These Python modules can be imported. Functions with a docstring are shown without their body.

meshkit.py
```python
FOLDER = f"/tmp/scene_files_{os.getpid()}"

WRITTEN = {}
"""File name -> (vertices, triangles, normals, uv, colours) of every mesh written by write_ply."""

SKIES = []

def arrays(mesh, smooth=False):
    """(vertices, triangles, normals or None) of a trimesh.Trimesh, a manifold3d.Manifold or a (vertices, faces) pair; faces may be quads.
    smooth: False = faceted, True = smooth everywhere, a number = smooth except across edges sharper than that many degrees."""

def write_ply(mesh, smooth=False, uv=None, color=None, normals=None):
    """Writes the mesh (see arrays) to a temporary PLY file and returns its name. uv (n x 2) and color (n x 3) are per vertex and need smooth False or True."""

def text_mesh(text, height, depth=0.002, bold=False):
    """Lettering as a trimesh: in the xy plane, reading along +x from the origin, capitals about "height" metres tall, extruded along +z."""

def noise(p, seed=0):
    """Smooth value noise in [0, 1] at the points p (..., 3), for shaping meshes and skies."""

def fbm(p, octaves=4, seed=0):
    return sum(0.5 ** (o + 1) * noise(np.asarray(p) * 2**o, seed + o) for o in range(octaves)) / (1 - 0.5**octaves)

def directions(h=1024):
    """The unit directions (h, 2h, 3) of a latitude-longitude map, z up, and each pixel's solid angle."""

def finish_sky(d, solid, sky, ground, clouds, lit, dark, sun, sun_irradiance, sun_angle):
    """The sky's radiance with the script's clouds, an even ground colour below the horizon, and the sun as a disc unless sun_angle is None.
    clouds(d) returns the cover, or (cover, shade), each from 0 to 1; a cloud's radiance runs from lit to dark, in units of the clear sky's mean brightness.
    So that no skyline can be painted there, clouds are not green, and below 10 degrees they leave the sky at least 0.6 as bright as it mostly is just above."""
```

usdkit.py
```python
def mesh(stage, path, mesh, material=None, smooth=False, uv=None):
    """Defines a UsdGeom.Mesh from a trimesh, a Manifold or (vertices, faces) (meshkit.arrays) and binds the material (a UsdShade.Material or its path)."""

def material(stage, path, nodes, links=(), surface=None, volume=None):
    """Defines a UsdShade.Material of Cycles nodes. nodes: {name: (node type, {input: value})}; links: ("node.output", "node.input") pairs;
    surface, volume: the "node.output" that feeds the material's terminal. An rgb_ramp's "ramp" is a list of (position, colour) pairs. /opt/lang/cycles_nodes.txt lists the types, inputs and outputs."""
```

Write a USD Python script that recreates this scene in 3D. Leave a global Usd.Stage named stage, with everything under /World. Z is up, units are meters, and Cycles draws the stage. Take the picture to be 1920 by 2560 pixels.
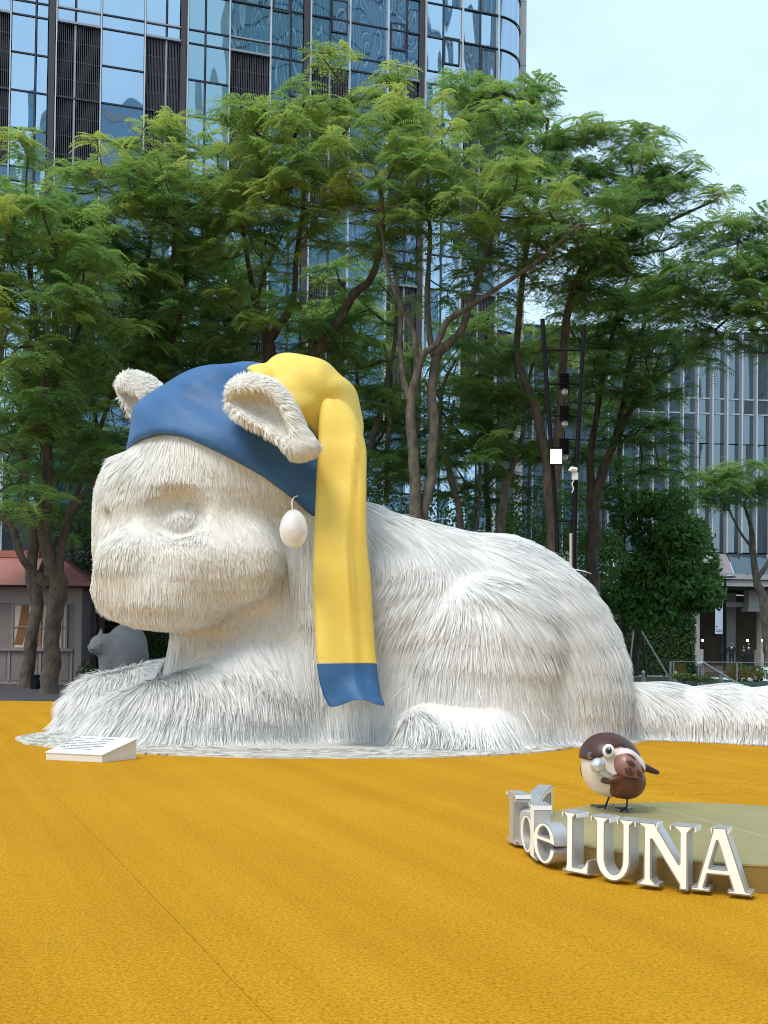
import math, random
import numpy as np
import trimesh
from shapely.geometry import Polygon, LineString, Point, box as sbox
from shapely import affinity
from shapely.ops import unary_union
from scipy import ndimage
from scipy.spatial import cKDTree
import meshkit, usdkit
from pxr import Usd, UsdGeom, UsdLux, UsdShade, Gf, Sdf, Vt

stage = Usd.Stage.CreateInMemory()
UsdGeom.SetStageUpAxis(stage, 'Z')
UsdGeom.SetStageMetersPerUnit(stage, 1.0)
UsdGeom.Xform.Define(stage, '/World')
UsdGeom.Scope.Define(stage, '/World/Looks')
RNG = np.random.default_rng(7)
random.seed(7)

# ------------------------------------------------------------------ camera, sky, sun, exposure
FPX, CX, HOR, CAMZ = 2900.0, 960.0, 1600.0, 1.6          # lens in photograph pixels, horizon row
PITCH, ROLL = 0.022, 0.012
F_ = np.array([0, math.cos(PITCH), math.sin(PITCH)])
R0 = np.array([1.0, 0, 0]); U0 = np.cross(R0, F_)
R_ = math.cos(ROLL) * R0 + math.sin(ROLL) * U0
U_ = -math.sin(ROLL) * R0 + math.cos(ROLL) * U0
PCY = HOR - FPX * math.tan(PITCH)
EYE = np.array([0, 0, CAMZ])
cam = UsdGeom.Camera.Define(stage, '/World/camera')
M = np.eye(4); M[0, :3] = R_; M[1, :3] = U_; M[2, :3] = -F_; M[3, :3] = EYE
cam.AddTransformOp().Set(Gf.Matrix4d(*[float(x) for x in M.ravel()]))
HA = 36.0
cam.CreateHorizontalApertureAttr(HA)
cam.CreateVerticalApertureAttr(HA * 4 / 3)
cam.CreateFocalLengthAttr(FPX * HA / 1920)
cam.CreateVerticalApertureOffsetAttr((PCY - 1280) * HA / 1920)
cam.CreateHorizontalApertureOffsetAttr(0.0)
cam.CreateClippingRangeAttr(Gf.Vec2f(0.1, 3000))
cam.CreateExposureAttr(1.04)

SUN_EL, SUN_AZ = math.radians(58), math.radians(215)      # azimuth of the direction towards the sun, atan2(x, y)
sun = UsdLux.DistantLight.Define(stage, '/World/sun')
sun.CreateNormalizeAttr(True); sun.CreateIntensityAttr(0.31); sun.CreateAngleAttr(24.0)
sun.CreateColorAttr(Gf.Vec3f(1.0, 0.96, 0.9))
sd = np.array([math.cos(SUN_EL) * math.sin(SUN_AZ), math.cos(SUN_EL) * math.cos(SUN_AZ), math.sin(SUN_EL)])
zx = sd; xx = np.cross([0, 0, 1], zx); xx /= np.linalg.norm(xx); yx = np.cross(zx, xx)
SM = np.eye(4); SM[0, :3] = xx; SM[1, :3] = yx; SM[2, :3] = zx
sun.AddTransformOp().Set(Gf.Matrix4d(*[float(x) for x in SM.ravel()]))
dome = UsdLux.DomeLight.Define(stage, '/World/sky')
dome.CreateIntensityAttr(1.0)
dome.GetPrim().SetCustomDataByKey('kind', 'structure')
skym = usdkit.material(stage, '/World/Looks/sky_air', {
    'sky': ('sky_texture', {'sky_type': 'single_scattering', 'sun_disc': False, 'sun_elevation': SUN_EL, 'sun_rotation': SUN_AZ,
                            'air_density': 1.0, 'aerosol_density': 2.0, 'ozone_density': 1.0}),
    'tc': ('texture_coordinate', {}),
    'map': ('mapping', {'scale': (1.2, 1.2, 3.0)}),
    'n': ('noise_texture', {'scale': 1.6, 'detail': 5.0, 'roughness': 0.55}),
    'r': ('map_range', {'from_min': 0.3, 'from_max': 0.75, 'to_min': 0.35, 'to_max': 0.8, 'clamp': True}),
    'm': ('mix', {'mix_type': 'mix', 'color2': (4.7, 6.2, 7.2)}),
    'bg': ('background_shader', {'strength': 0.113})},
    [('tc.generated', 'map.vector'), ('map.vector', 'n.vector'), ('n.fac', 'r.value'), ('r.result', 'm.fac'),
     ('sky.color', 'm.color1'), ('m.color', 'bg.color')], surface='bg.background')
UsdShade.MaterialBindingAPI.Apply(dome.GetPrim()).Bind(skym)


def W(px, py, Y):
    """The point at distance Y (metres along the ground) that the photograph shows at pixel px, py."""
    px, py, Y = np.broadcast_arrays(np.asarray(px, float), np.asarray(py, float), np.asarray(Y, float))
    d = F_ + ((px - CX) / FPX)[..., None] * R_ + ((PCY - py) / FPX)[..., None] * U_
    return EYE + d * (Y / d[..., 1])[..., None]


def G(px, py, z=0.0):
    d = F_ + (px - CX) / FPX * R_ + (PCY - py) / FPX * U_
    return EYE + d * ((z - CAMZ) / d[2])


# ------------------------------------------------------------------ helpers
used = {}


def path_of(name, parent):
    base = (parent.GetPath() if parent is not None else Sdf.Path('/World'))
    k = (str(base), name); n = used.get(k, 0); used[k] = n + 1
    return str(base.AppendChild(name if n == 0 else f'{name}_{n:03d}'))


def tag(p, label=None, cat=None, group=None, kind=None):
    for k, v in (('label', label), ('category', cat), ('group', group), ('kind', kind)):
        if v:
            p.SetCustomDataByKey(k, v)
    return p


def thing(name, label, cat, group=None, loc=(0, 0, 0), rotz=0.0):
    x = UsdGeom.Xform.Define(stage, path_of(name, None))
    x.AddTranslateOp().Set(Gf.Vec3d(*[float(c) for c in loc]))
    if rotz:
        x.AddRotateZOp().Set(math.degrees(rotz))
    return tag(x.GetPrim(), label, cat, group)


def copy_of(src, label, loc, rotz=0.0, scale=1.0):
    cd = dict(src.GetCustomData())
    x = UsdGeom.Xform.Define(stage, path_of(src.GetName().rsplit('_0', 1)[0], None))
    x.AddTranslateOp().Set(Gf.Vec3d(*[float(c) for c in loc]))
    x.AddRotateZOp().Set(math.degrees(rotz))
    if scale != 1.0:
        x.AddScaleOp().Set(Gf.Vec3f(scale, scale, scale))
    p = x.GetPrim()
    p.GetReferences().AddInternalReference(src.GetPath())
    p.SetInstanceable(True)
    return tag(p, label, cd.get('category'), cd.get('group'))


def tones(p, vals):
    """One tone per blade, carried to its vertices."""
    UsdGeom.PrimvarsAPI(p).CreatePrimvar('tone', Sdf.ValueTypeNames.FloatArray, 'vertex').Set(Vt.FloatArray.FromNumpy(np.asarray(vals, np.float32)))
    return p


def obj(name, mesh, mat, parent=None, smooth=False, label=None, cat=None, group=None, kind=None, origin=None):
    if origin is not None:
        v, f, _ = meshkit.arrays(mesh); mesh = trimesh.Trimesh(v - np.asarray(origin), f, process=False)
    m = usdkit.mesh(stage, path_of(name, parent), mesh, MAT[mat] if isinstance(mat, str) else mat, smooth=smooth)
    return tag(m.GetPrim(), label, cat, group, kind)


def cat_(ms):
    return trimesh.util.concatenate([m for m in ms if m is not None])


def box(lo, hi):
    lo, hi = np.minimum(lo, hi), np.maximum(lo, hi)
    b = trimesh.creation.box(hi - lo); b.apply_translation((lo + hi) / 2); return b


def obox(c, e, dx=(1, 0, 0), dz=(0, 0, 1)):
    """A box of extents e about c with its x along dx and z along dz."""
    dx = np.asarray(dx, float); dx = dx / np.linalg.norm(dx); dz = np.asarray(dz, float); dz = dz - dx * (dz @ dx); dz /= np.linalg.norm(dz)
    b = trimesh.creation.box(e); T = np.eye(4); T[:3, 0] = dx; T[:3, 1] = np.cross(dz, dx); T[:3, 2] = dz; T[:3, 3] = c
    b.apply_transform(T); return b


def tube(pts, rad, sides=8, caps=True):
    p = np.asarray(pts, float); n = len(p); r = np.broadcast_to(np.asarray(rad, float), (n,))
    t = np.gradient(p, axis=0); t /= np.linalg.norm(t, axis=1, keepdims=True) + 1e-12
    a = np.cross(t[0], [0, 0, 1.0] if abs(t[0][2]) < .9 else [1.0, 0, 0]); a /= np.linalg.norm(a)
    A = []
    for k in range(n):
        a = a - t[k] * (a @ t[k]); a /= np.linalg.norm(a) + 1e-12; A.append(a)
    A = np.array(A); B = np.cross(t, A)
    ang = np.arange(sides) * 2 * np.pi / sides
    v = (p[:, None] + r[:, None, None] * (np.cos(ang)[None, :, None] * A[:, None] + np.sin(ang)[None, :, None] * B[:, None])).reshape(-1, 3)
    i, j = np.meshgrid(np.arange(n - 1), np.arange(sides), indexing='ij')
    q = np.stack([i * sides + j, i * sides + (j + 1) % sides, (i + 1) * sides + (j + 1) % sides, (i + 1) * sides + j], -1).reshape(-1, 4)
    f = np.vstack([q[:, [0, 1, 2]], q[:, [0, 2, 3]]])
    if caps:
        c0, c1 = len(v), len(v) + 1
        v = np.vstack([v, p[0], p[-1]])
        k = np.arange(sides); k2 = (k + 1) % sides
        f = np.vstack([f, np.stack([np.full(sides, c0), k2, k], 1), np.stack([np.full(sides, c1), (n - 1) * sides + k, (n - 1) * sides + k2], 1)])
    return trimesh.Trimesh(v, f, process=False)


def smooth_path(pts, n=6):
    """Catmull-Rom through rows of any width."""
    p = np.asarray(pts, float); q = np.vstack([2 * p[0] - p[1], p, 2 * p[-1] - p[-2]]); out = []
    for k in range(1, len(q) - 2):
        for s in np.arange(n) / n:
            out.append(.5 * (2 * q[k] + (q[k + 1] - q[k - 1]) * s + (2 * q[k - 1] - 5 * q[k] + 4 * q[k + 1] - q[k + 2]) * s * s + (3 * q[k] - q[k - 1] - 3 * q[k + 1] + q[k + 2]) * s ** 3))
    out.append(p[-1]); return np.array(out)


def prism(poly, h, T=None):
    ms = [trimesh.creation.extrude_polygon(g, h, engine='earcut') for g in getattr(poly, 'geoms', [poly])]
    m = cat_(ms)
    if T is not None:
        m.apply_transform(T)
    return m


def frame(o, x, y):
    """A transform whose local x, y lie along the given directions at o."""
    x = np.asarray(x, float); x = x / np.linalg.norm(x); y = np.asarray(y, float); y = y - x * (x @ y); y /= np.linalg.norm(y)
    T = np.eye(4); T[:3, 0] = x; T[:3, 1] = y; T[:3, 2] = np.cross(x, y); T[:3, 3] = o; return T


def nets(fn, lo, hi, h):
    """Surface nets of fn(points) < 0."""
    lo, hi = np.asarray(lo, float), np.asarray(hi, float)
    ax = [np.arange(a, b + h, h) for a, b in zip(lo, hi)]
    n = [len(a) for a in ax]
    val = np.empty(n)
    for i0 in range(0, n[0], 24):
        g = np.stack(np.meshgrid(ax[0][i0:i0 + 24], ax[1], ax[2], indexing='ij'), -1)
        val[i0:i0 + 24] = fn(g.reshape(-1, 3)).reshape(g.shape[:3])
    val[val == 0] = 1e-9
    s = val < 0
    cs = np.zeros([k - 1 for k in n], int)
    for c in np.ndindex(2, 2, 2):
        cs += s[c[0]:n[0] - 1 + c[0], c[1]:n[1] - 1 + c[1], c[2]:n[2] - 1 + c[2]]
    act = np.argwhere((cs > 0) & (cs < 8))
    idx = -np.ones(cs.shape, int); idx[tuple(act.T)] = np.arange(len(act))
    acc, cnt = np.zeros((len(act), 3)), np.zeros(len(act))
    cor = list(np.ndindex(2, 2, 2))
    for a in range(8):
        for b in range(a + 1, 8):
            if sum(abs(x - y) for x, y in zip(cor[a], cor[b])) != 1:
                continue
            va, vb = val[tuple((act + cor[a]).T)], val[tuple((act + cor[b]).T)]
            m = (va < 0) != (vb < 0)
            t = np.where(m, va / np.where(m, va - vb, 1), 0)[:, None]
            acc += m[:, None] * (np.array(cor[a]) + t * (np.array(cor[b]) - np.array(cor[a]))); cnt += m
    v = lo + (act + acc / cnt[:, None]) * h
    quads = []
    for d in range(3):
        e1, e2 = np.eye(3, dtype=int)[(d + 1) % 3], np.eye(3, dtype=int)[(d + 2) % 3]
        sl = [slice(None)] * 3; sl2 = [slice(None)] * 3; sl[d] = slice(0, -1); sl2[d] = slice(1, None)
        A, B = s[tuple(sl)], s[tuple(sl2)]
        e = np.argwhere(A != B); ok = np.all(e - e1 - e2 >= 0, 1) & np.all(e < np.array(cs.shape), 1); e = e[ok]
        q = np.stack([idx[tuple((e - e1 - e2).T)], idx[tuple((e - e2).T)], idx[tuple(e.T)], idx[tuple((e - e1).T)]], 1)
        fl = ~A[tuple(e.T)]
        q[fl] = q[fl][:, ::-1]
        quads.append(q)
    q = np.vstack(quads); q = q[(q >= 0).all(1)]
    return trimesh.Trimesh(v, np.vstack([q[:, [0, 1, 2]], q[:, [0, 2, 3]]]), process=False)


def soften(m, n, most=.04):
    """Taubin smoothing that never moves a vertex further than most."""
    v0 = m.vertices.copy(); trimesh.smoothing.filter_taubin(m, iterations=n)
    d = m.vertices - v0; l = np.linalg.norm(d, axis=1, keepdims=True)
    m.vertices = v0 + d * np.minimum(1, most / np.maximum(l, 1e-9)) * (l < 4 * most)


def sd_ell(p, c, r, yaw=0.0, pw=2.0, drop=False, tilt=0.0):
    q = p - np.asarray(c)
    if yaw:
        cs, sn = math.cos(yaw), math.sin(yaw); q = np.stack([q[:, 0] * cs + q[:, 1] * sn, -q[:, 0] * sn + q[:, 1] * cs, q[:, 2]], 1)
    if tilt:
        cs, sn = math.cos(tilt), math.sin(tilt); q = np.stack([q[:, 0] * cs + q[:, 2] * sn, q[:, 1], -q[:, 0] * sn + q[:, 2] * cs], 1)
    if drop:
        q = q.copy(); q[:, 2] = np.maximum(q[:, 2], 0)
    r = np.asarray(r, float)
    k = (np.abs(q / r) ** pw).sum(1) ** (1 / pw)
    g = np.linalg.norm(q / r ** 2, axis=1) / np.maximum(np.linalg.norm(q / r, axis=1), 1e-9)
    return (k - 1) / np.maximum(g, 1e-6)


def sd_cap(p, a, b, ra, rb, drop=False):
    a, b = np.asarray(a, float), np.asarray(b, float)
    ab = b - a; t = np.clip(((p - a) @ ab) / (ab @ ab), 0, 1)
    if drop:
        ab2 = ab.copy(); ab2[2] = 0; t = np.clip(((p - a) @ ab2) / (ab2 @ ab2 + 1e-9), 0, 1)
    q = p - (a + t[:, None] * ab)
    if drop:
        q[:, 2] = np.maximum(q[:, 2], 0)
    return np.linalg.norm(q, axis=1) - (ra + t * (rb - ra))


def smin(a, b, k):
    h = np.clip(.5 + .5 * (b - a) / k, 0, 1); return b + (a - b) * h - k * h * (1 - h)


def smax(a, b, k):
    return -smin(-a, -b, k)


def lin(*c):
    c = np.array(c, float) / 255; return tuple(np.where(c < .04045, c / 12.92, ((c + .055) / 1.055) ** 2.4))


# ------------------------------------------------------------------ materials
MAT = {}


def mat(name, col, rough=.6, metal=0.0, var=None, scale=3.0, bump=0.0, bscale=30.0, bdist=.02, spec=.5, stretch=(1, 1, 1), coat=0.0, detail=5.0, coord='geometry.position', **kw):
    """A principled surface; var is a second colour mixed in by noise, bump a fine relief."""
    nodes = {'p': ('principled_bsdf', {'base_color': col, 'roughness': rough, 'metallic': metal, 'specular_ior_level': spec, 'coat_weight': coat, **kw}),
             'geometry': ('geometry', {}), 'tc': ('texture_coordinate', {}), 'mp': ('mapping', {'scale': stretch})}
    links = [(coord, 'mp.vector')]
    if var is not None:
        nodes['n'] = ('noise_texture', {'scale': scale, 'detail': detail, 'roughness': .6})
        nodes['r'] = ('map_range', {'from_min': .35, 'from_max': .65, 'clamp': True})
        nodes['m'] = ('mix', {'color1': col, 'color2': var})
        links += [('mp.vector', 'n.vector'), ('n.fac', 'r.value'), ('r.result', 'm.fac'), ('m.color', 'p.base_color')]
    if bump:
        nodes['bn'] = ('noise_texture', {'scale': bscale, 'detail': 3.0})
        nodes['b'] = ('bump', {'strength': bump, 'distance': bdist})
        links += [('mp.vector', 'bn.vector'), ('bn.fac', 'b.height'), ('b.normal', 'p.normal')]
    if var is None and not bump:
        links = []
    MAT[name] = usdkit.material(stage, f'/World/Looks/{name}', nodes, links, surface='p.BSDF')
    return MAT[name]


mat('pavement', (.05, .045, .048), .75, var=(.035, .031, .034), scale=1.5, bump=.2, bscale=40)
mat('lawn', (.03, .06, .015), .9, var=(.05, .075, .02), scale=4, bump=.6, bscale=60)
mat('path_stone', (.38, .36, .34), .8, var=(.3, .29, .28), scale=2)
mat('kerb_stone', (.2, .19, .19), .8, var=(.14, .13, .13), scale=6)
mat('carpet_backing', (.50, .235, .012), .95)
mat('mat_straw', (.66, .64, .58), .9, var=(.42, .40, .35), scale=9, stretch=(1, 5, 1), detail=8.0)
mat('blue_fabric', (.036, .120, .272), .55, var=(.030, .100, .230), scale=1.6, bump=.14, bscale=9, bdist=.05, spec=.35)
mat('yellow_fabric', (.79, .585, .115), .55, var=(.74, .53, .095), scale=1.6, bump=.12, bscale=9, bdist=.05, spec=.3)
mat('pearl', (.70, .68, .65), .2, var=(.68, .61, .55), scale=2.2, coat=1.0, sheen_weight=.3, bump=.03, bscale=7)
mat('white_wire', (.75, .74, .70), .5)
mat('sign_white', (.80, .80, .79), .45)
mat('sign_side', (.66, .64, .56), .5)
mat('ink', (.03, .03, .05), .8)
mat('steel', (.56, .55, .53), .45, .75, var=(.50, .49, .47), scale=14, stretch=(1, 1, .2))
mat('letter_face', (.84, .82, .74), .35)
mat('letter_trim', (.30, .30, .31), .4, .6)
mat('clip_plastic', (.85, .85, .83), .25)
mat('gold_side', (.30, .215, .07), .4, .4, var=(.25, .175, .055), scale=3)
mat('gold_top', (.40, .335, .135), .36, .25, var=(.34, .285, .11), scale=2.4, bump=.03, bscale=5, bdist=.02)
mat('gold_seam', (.50, .46, .32), .4, .3)
mat('cap_brown', (.055, .017, .010), .42, spec=.4)
mat('wing_brown', (.095, .030, .012), .42, spec=.4)
mat('wing_rose', (.25, .115, .085), .42, coat=.15)
mat('beak_plum', (.10, .055, .07), .35, coat=.3)
mat('spot_brown', (.075, .018, .011), .4)
mat('cream', (.68, .57, .46), .42, coat=.15)
mat('pale_rose', (.66, .55, .50), .42, coat=.15)
mat('eye_white', (.78, .75, .68), .2, coat=.6)
mat('black_gloss', (.006, .006, .007), .18, coat=.5)
mat('leg_black', (.012, .010, .012), .3, coat=.3)
mat('silver_paint', (.60, .60, .60), .3, .75)
mat('statue_grey', (.27, .265, .26), .75, var=(.24, .235, .23), scale=3, bump=.1, bscale=20)
mat('kiosk_wall', (.19, .15, .14), .6, var=(.17, .135, .125), scale=1.2)
mat('kiosk_trim', (.23, .185, .17), .55)
mat('kiosk_roof', (.33, .12, .09), .55, var=(.28, .10, .08), scale=1)
mat('curtain_brown', (.20, .085, .03), .8)
mat('curtain_pale', (.55, .42, .34), .8)
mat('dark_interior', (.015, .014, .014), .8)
mat('black_metal', (.006, .006, .007), .6, spec=.15)
mat('bulb_glass', (.5, .5, .45), .15, transmission_weight=.5)
mat('white_box', (.7, .7, .68), .5)
mat('rail_metal', (.45, .45, .46), .3, .8)
mat('concrete', (.40, .39, .36), .8, var=(.33, .32, .30), scale=1.2)
mat('warm_wall', (.16, .115, .07), .8, var=(.13, .09, .055), scale=.6)
mat('car_white', (.72, .75, .75), .25, coat=.6)
mat('car_dark', (.02, .03, .03), .15)
mat('clothes', (.015, .015, .018), .85)
mat('shirt', (.6, .6, .6), .8)
mat('skin', (.32, .19, .13), .6)
mat('banner_paper', (.62, .70, .80), .6)
mat('flower_yellow', (.55, .42, .03), .7)
mat('flower_red', (.35, .03, .05), .7)
mat('bark', (.105, .078, .056), .9, var=(.040, .030, .023), scale=4.0, stretch=(1, 1, .45), bump=.9, bscale=9, bdist=.06)
mat('bark_pale', (.145, .125, .092), .9, var=(.06, .05, .037), scale=5.0, stretch=(1, 1, .4), bump=.9, bscale=10, bdist=.06)
mat('stake', (.45, .43, .38), .7)
mat('frame_dark', (.05, .055, .066), .45, .4)
mat('column_dark', (.062, .057, .062), .5, .3)
mat('fin_white', (.60, .63, .66), .35, .3)
mat('transom', (.035, .04, .05), .4, .4)
mat('sill_light', (.32, .33, .36), .4, .5)
mat('louver', (.105, .10, .115), .5, .3)
mat('louver_back', (.012, .012, .015), .8)
mat('tower_stone', (.55, .52, .47), .6)
mat('panel_stone', (.30, .27, .28), .5, var=(.2, .18, .19), scale=60)


def leaf_mat(name, c1, c2, trans=.55, rough=.42):
    MAT[name] = usdkit.material(stage, f'/World/Looks/{name}', {
        'o': ('object_info', {}), 'g': ('geometry', {}),
        'n': ('noise_texture', {'scale': .35, 'detail': 2.0}),
        'ad': ('math', {'math_type': 'add'}), 'sb': ('math', {'math_type': 'multiply_add', 'value2': .75, 'value3': -.22, 'use_clamp': True}),
        'm': ('mix', {'color1': c1, 'color2': c2}),
        'p': ('principled_bsdf', {'roughness': rough, 'specular_ior_level': .35}),
        't': ('translucent_bsdf', {}), 'x': ('mix_closure', {'fac': trans})},
        [('g.position', 'n.vector'), ('o.random', 'ad.value1'), ('n.fac', 'ad.value2'), ('ad.value', 'sb.value1'), ('sb.value', 'm.fac'),
         ('m.color', 'p.base_color'), ('m.color', 't.color'), ('p.BSDF', 'x.closure1'), ('t.BSDF', 'x.closure2')], surface='x.closure')


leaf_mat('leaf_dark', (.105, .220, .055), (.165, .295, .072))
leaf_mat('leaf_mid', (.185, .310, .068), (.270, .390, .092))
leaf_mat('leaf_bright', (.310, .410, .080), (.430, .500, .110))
leaf_mat('leaf_broad', (.06, .160, .030), (.120, .250, .050), .35, .35)
leaf_mat('leaf_hedge', (.035, .080, .018), (.065, .125, .028), .25, .4)
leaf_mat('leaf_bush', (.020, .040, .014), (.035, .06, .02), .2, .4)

# straw: each blade its own tone
for _nm, _k in (('straw', (1, 1, 1)), ('straw_cream', (1.0, .98, .925))):
  MAT[_nm] = usdkit.material(stage, '/World/Looks/' + _nm, {
    'g': ('geometry', {}), 'a': ('attribute', {'attribute': 'tone'}),
    'r': ('rgb_ramp', {'ramp': [(q_, tuple(np.multiply(c_, _k))) for q_, c_ in [(0, (.55, .52, .46)), (.05, (.76, .75, .71)), (.3, (.85, .85, .83)), (1, (.90, .90, .89))]]}),
    'n': ('noise_texture', {'scale': .55, 'detail': 4.0}),
    'nr': ('map_range', {'from_min': .35, 'from_max': .7, 'to_min': 0.0, 'to_max': .22, 'clamp': True}),
    'm': ('mix', {'color2': tuple(np.multiply((.76, .73, .66), _k))}),
    'p': ('principled_bsdf', {'roughness': .42, 'specular_ior_level': .4}),
    't': ('translucent_bsdf', {}), 'x': ('mix_closure', {'fac': .18})},
    [('a.fac', 'r.fac'), ('g.position', 'n.vector'), ('n.fac', 'nr.value'), ('nr.result', 'm.fac'), ('r.color', 'm.color1'),
     ('m.color', 'p.base_color'), ('m.color', 't.color'), ('p.BSDF', 'x.closure1'), ('t.BSDF', 'x.closure2')], surface='x.closure')
mat('straw_base', (.76, .73, .66), .9, var=(.68, .64, .56), scale=3, stretch=(3, 3, .4), bump=.5, bscale=18)


def glass_mat(name, tint, dark, wav, fac, sc=(.55, .55, .16), bs=1.0):
    MAT[name] = usdkit.material(stage, f'/World/Looks/{name}', {
        'g': ('geometry', {}), 'o': ('object_info', {}),
        'rs': ('math', {'math_type': 'multiply', 'value2': 37.0}), 'cx': ('combine_xyz', {}), 'av': ('mix', {'mix_type': 'add', 'fac': 1.0}),
        'mp': ('mapping', {'scale': sc}), 'n': ('noise_texture', {'scale': bs, 'detail': 1.0, 'roughness': .4}),
        'b': ('bump', {'strength': wav, 'distance': .11}),
        'd': ('diffuse_bsdf', {'color': dark}), 'gl': ('glossy_bsdf', {'color': tint, 'roughness': .015}),
        'fr': ('fresnel', {'IOR': 1.6}), 'fm': ('math', {'math_type': 'multiply_add', 'value2': .6, 'value3': fac, 'use_clamp': True}),
        'x': ('mix_closure', {})},
        [('o.random', 'rs.value1'), ('rs.value', 'cx.x'), ('rs.value', 'cx.z'), ('g.position', 'av.color1'), ('cx.vector', 'av.color2'), ('av.color', 'mp.vector'),
         ('mp.vector', 'n.vector'), ('n.fac', 'b.height'), ('b.normal', 'gl.normal'), ('fr.fac', 'fm.value1'), ('fm.value', 'x.fac'), ('d.BSDF', 'x.closure1'), ('gl.BSDF', 'x.closure2')], surface='x.closure')


glass_mat('pane_blue', (.60, .78, .90), (.012, .035, .055), .55, .62)
glass_mat('pane_teal', (.50, .72, .78), (.012, .04, .05), .55, .55)
glass_mat('pane_curve', (.62, .78, .92), (.012, .03, .05), .15, .6)
glass_mat('pane_right', (.42, .50, .54), (.016, .022, .026), .3, .38, (.8, .8, .1))
glass_mat('pane_far', (.6, .68, .75), (.10, .16, .21), .2, .25)
MAT['fin_glass'] = usdkit.material(stage, '/World/Looks/fin_glass', {'p': ('principled_bsdf', {'base_color': (.25, .285, .32), 'roughness': .25, 'specular_ior_level': .6})}, [], surface='p.BSDF')
MAT['rail_glass'] = usdkit.material(stage, '/World/Looks/rail_glass', {
    't': ('transparent_bsdf', {'color': (.85, .93, .92)}), 'g': ('glossy_bsdf', {'color': (.9, .95, 1), 'roughness': .02}), 'f': ('fresnel', {'IOR': 1.45}), 'x': ('mix_closure', {})},
    [('f.fac', 'x.fac'), ('t.BSDF', 'x.closure1'), ('g.BSDF', 'x.closure2')], surface='x.closure')
for nm, cc, st in (('led_panel', (1, .97, .88), 14.0), ('lamp_glow', (1, .82, .62), 8.0)):
    MAT[nm] = usdkit.material(stage, f'/World/Looks/{nm}', {'e': ('emission', {'color': cc, 'strength': st})}, [], surface='e.emission')

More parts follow.
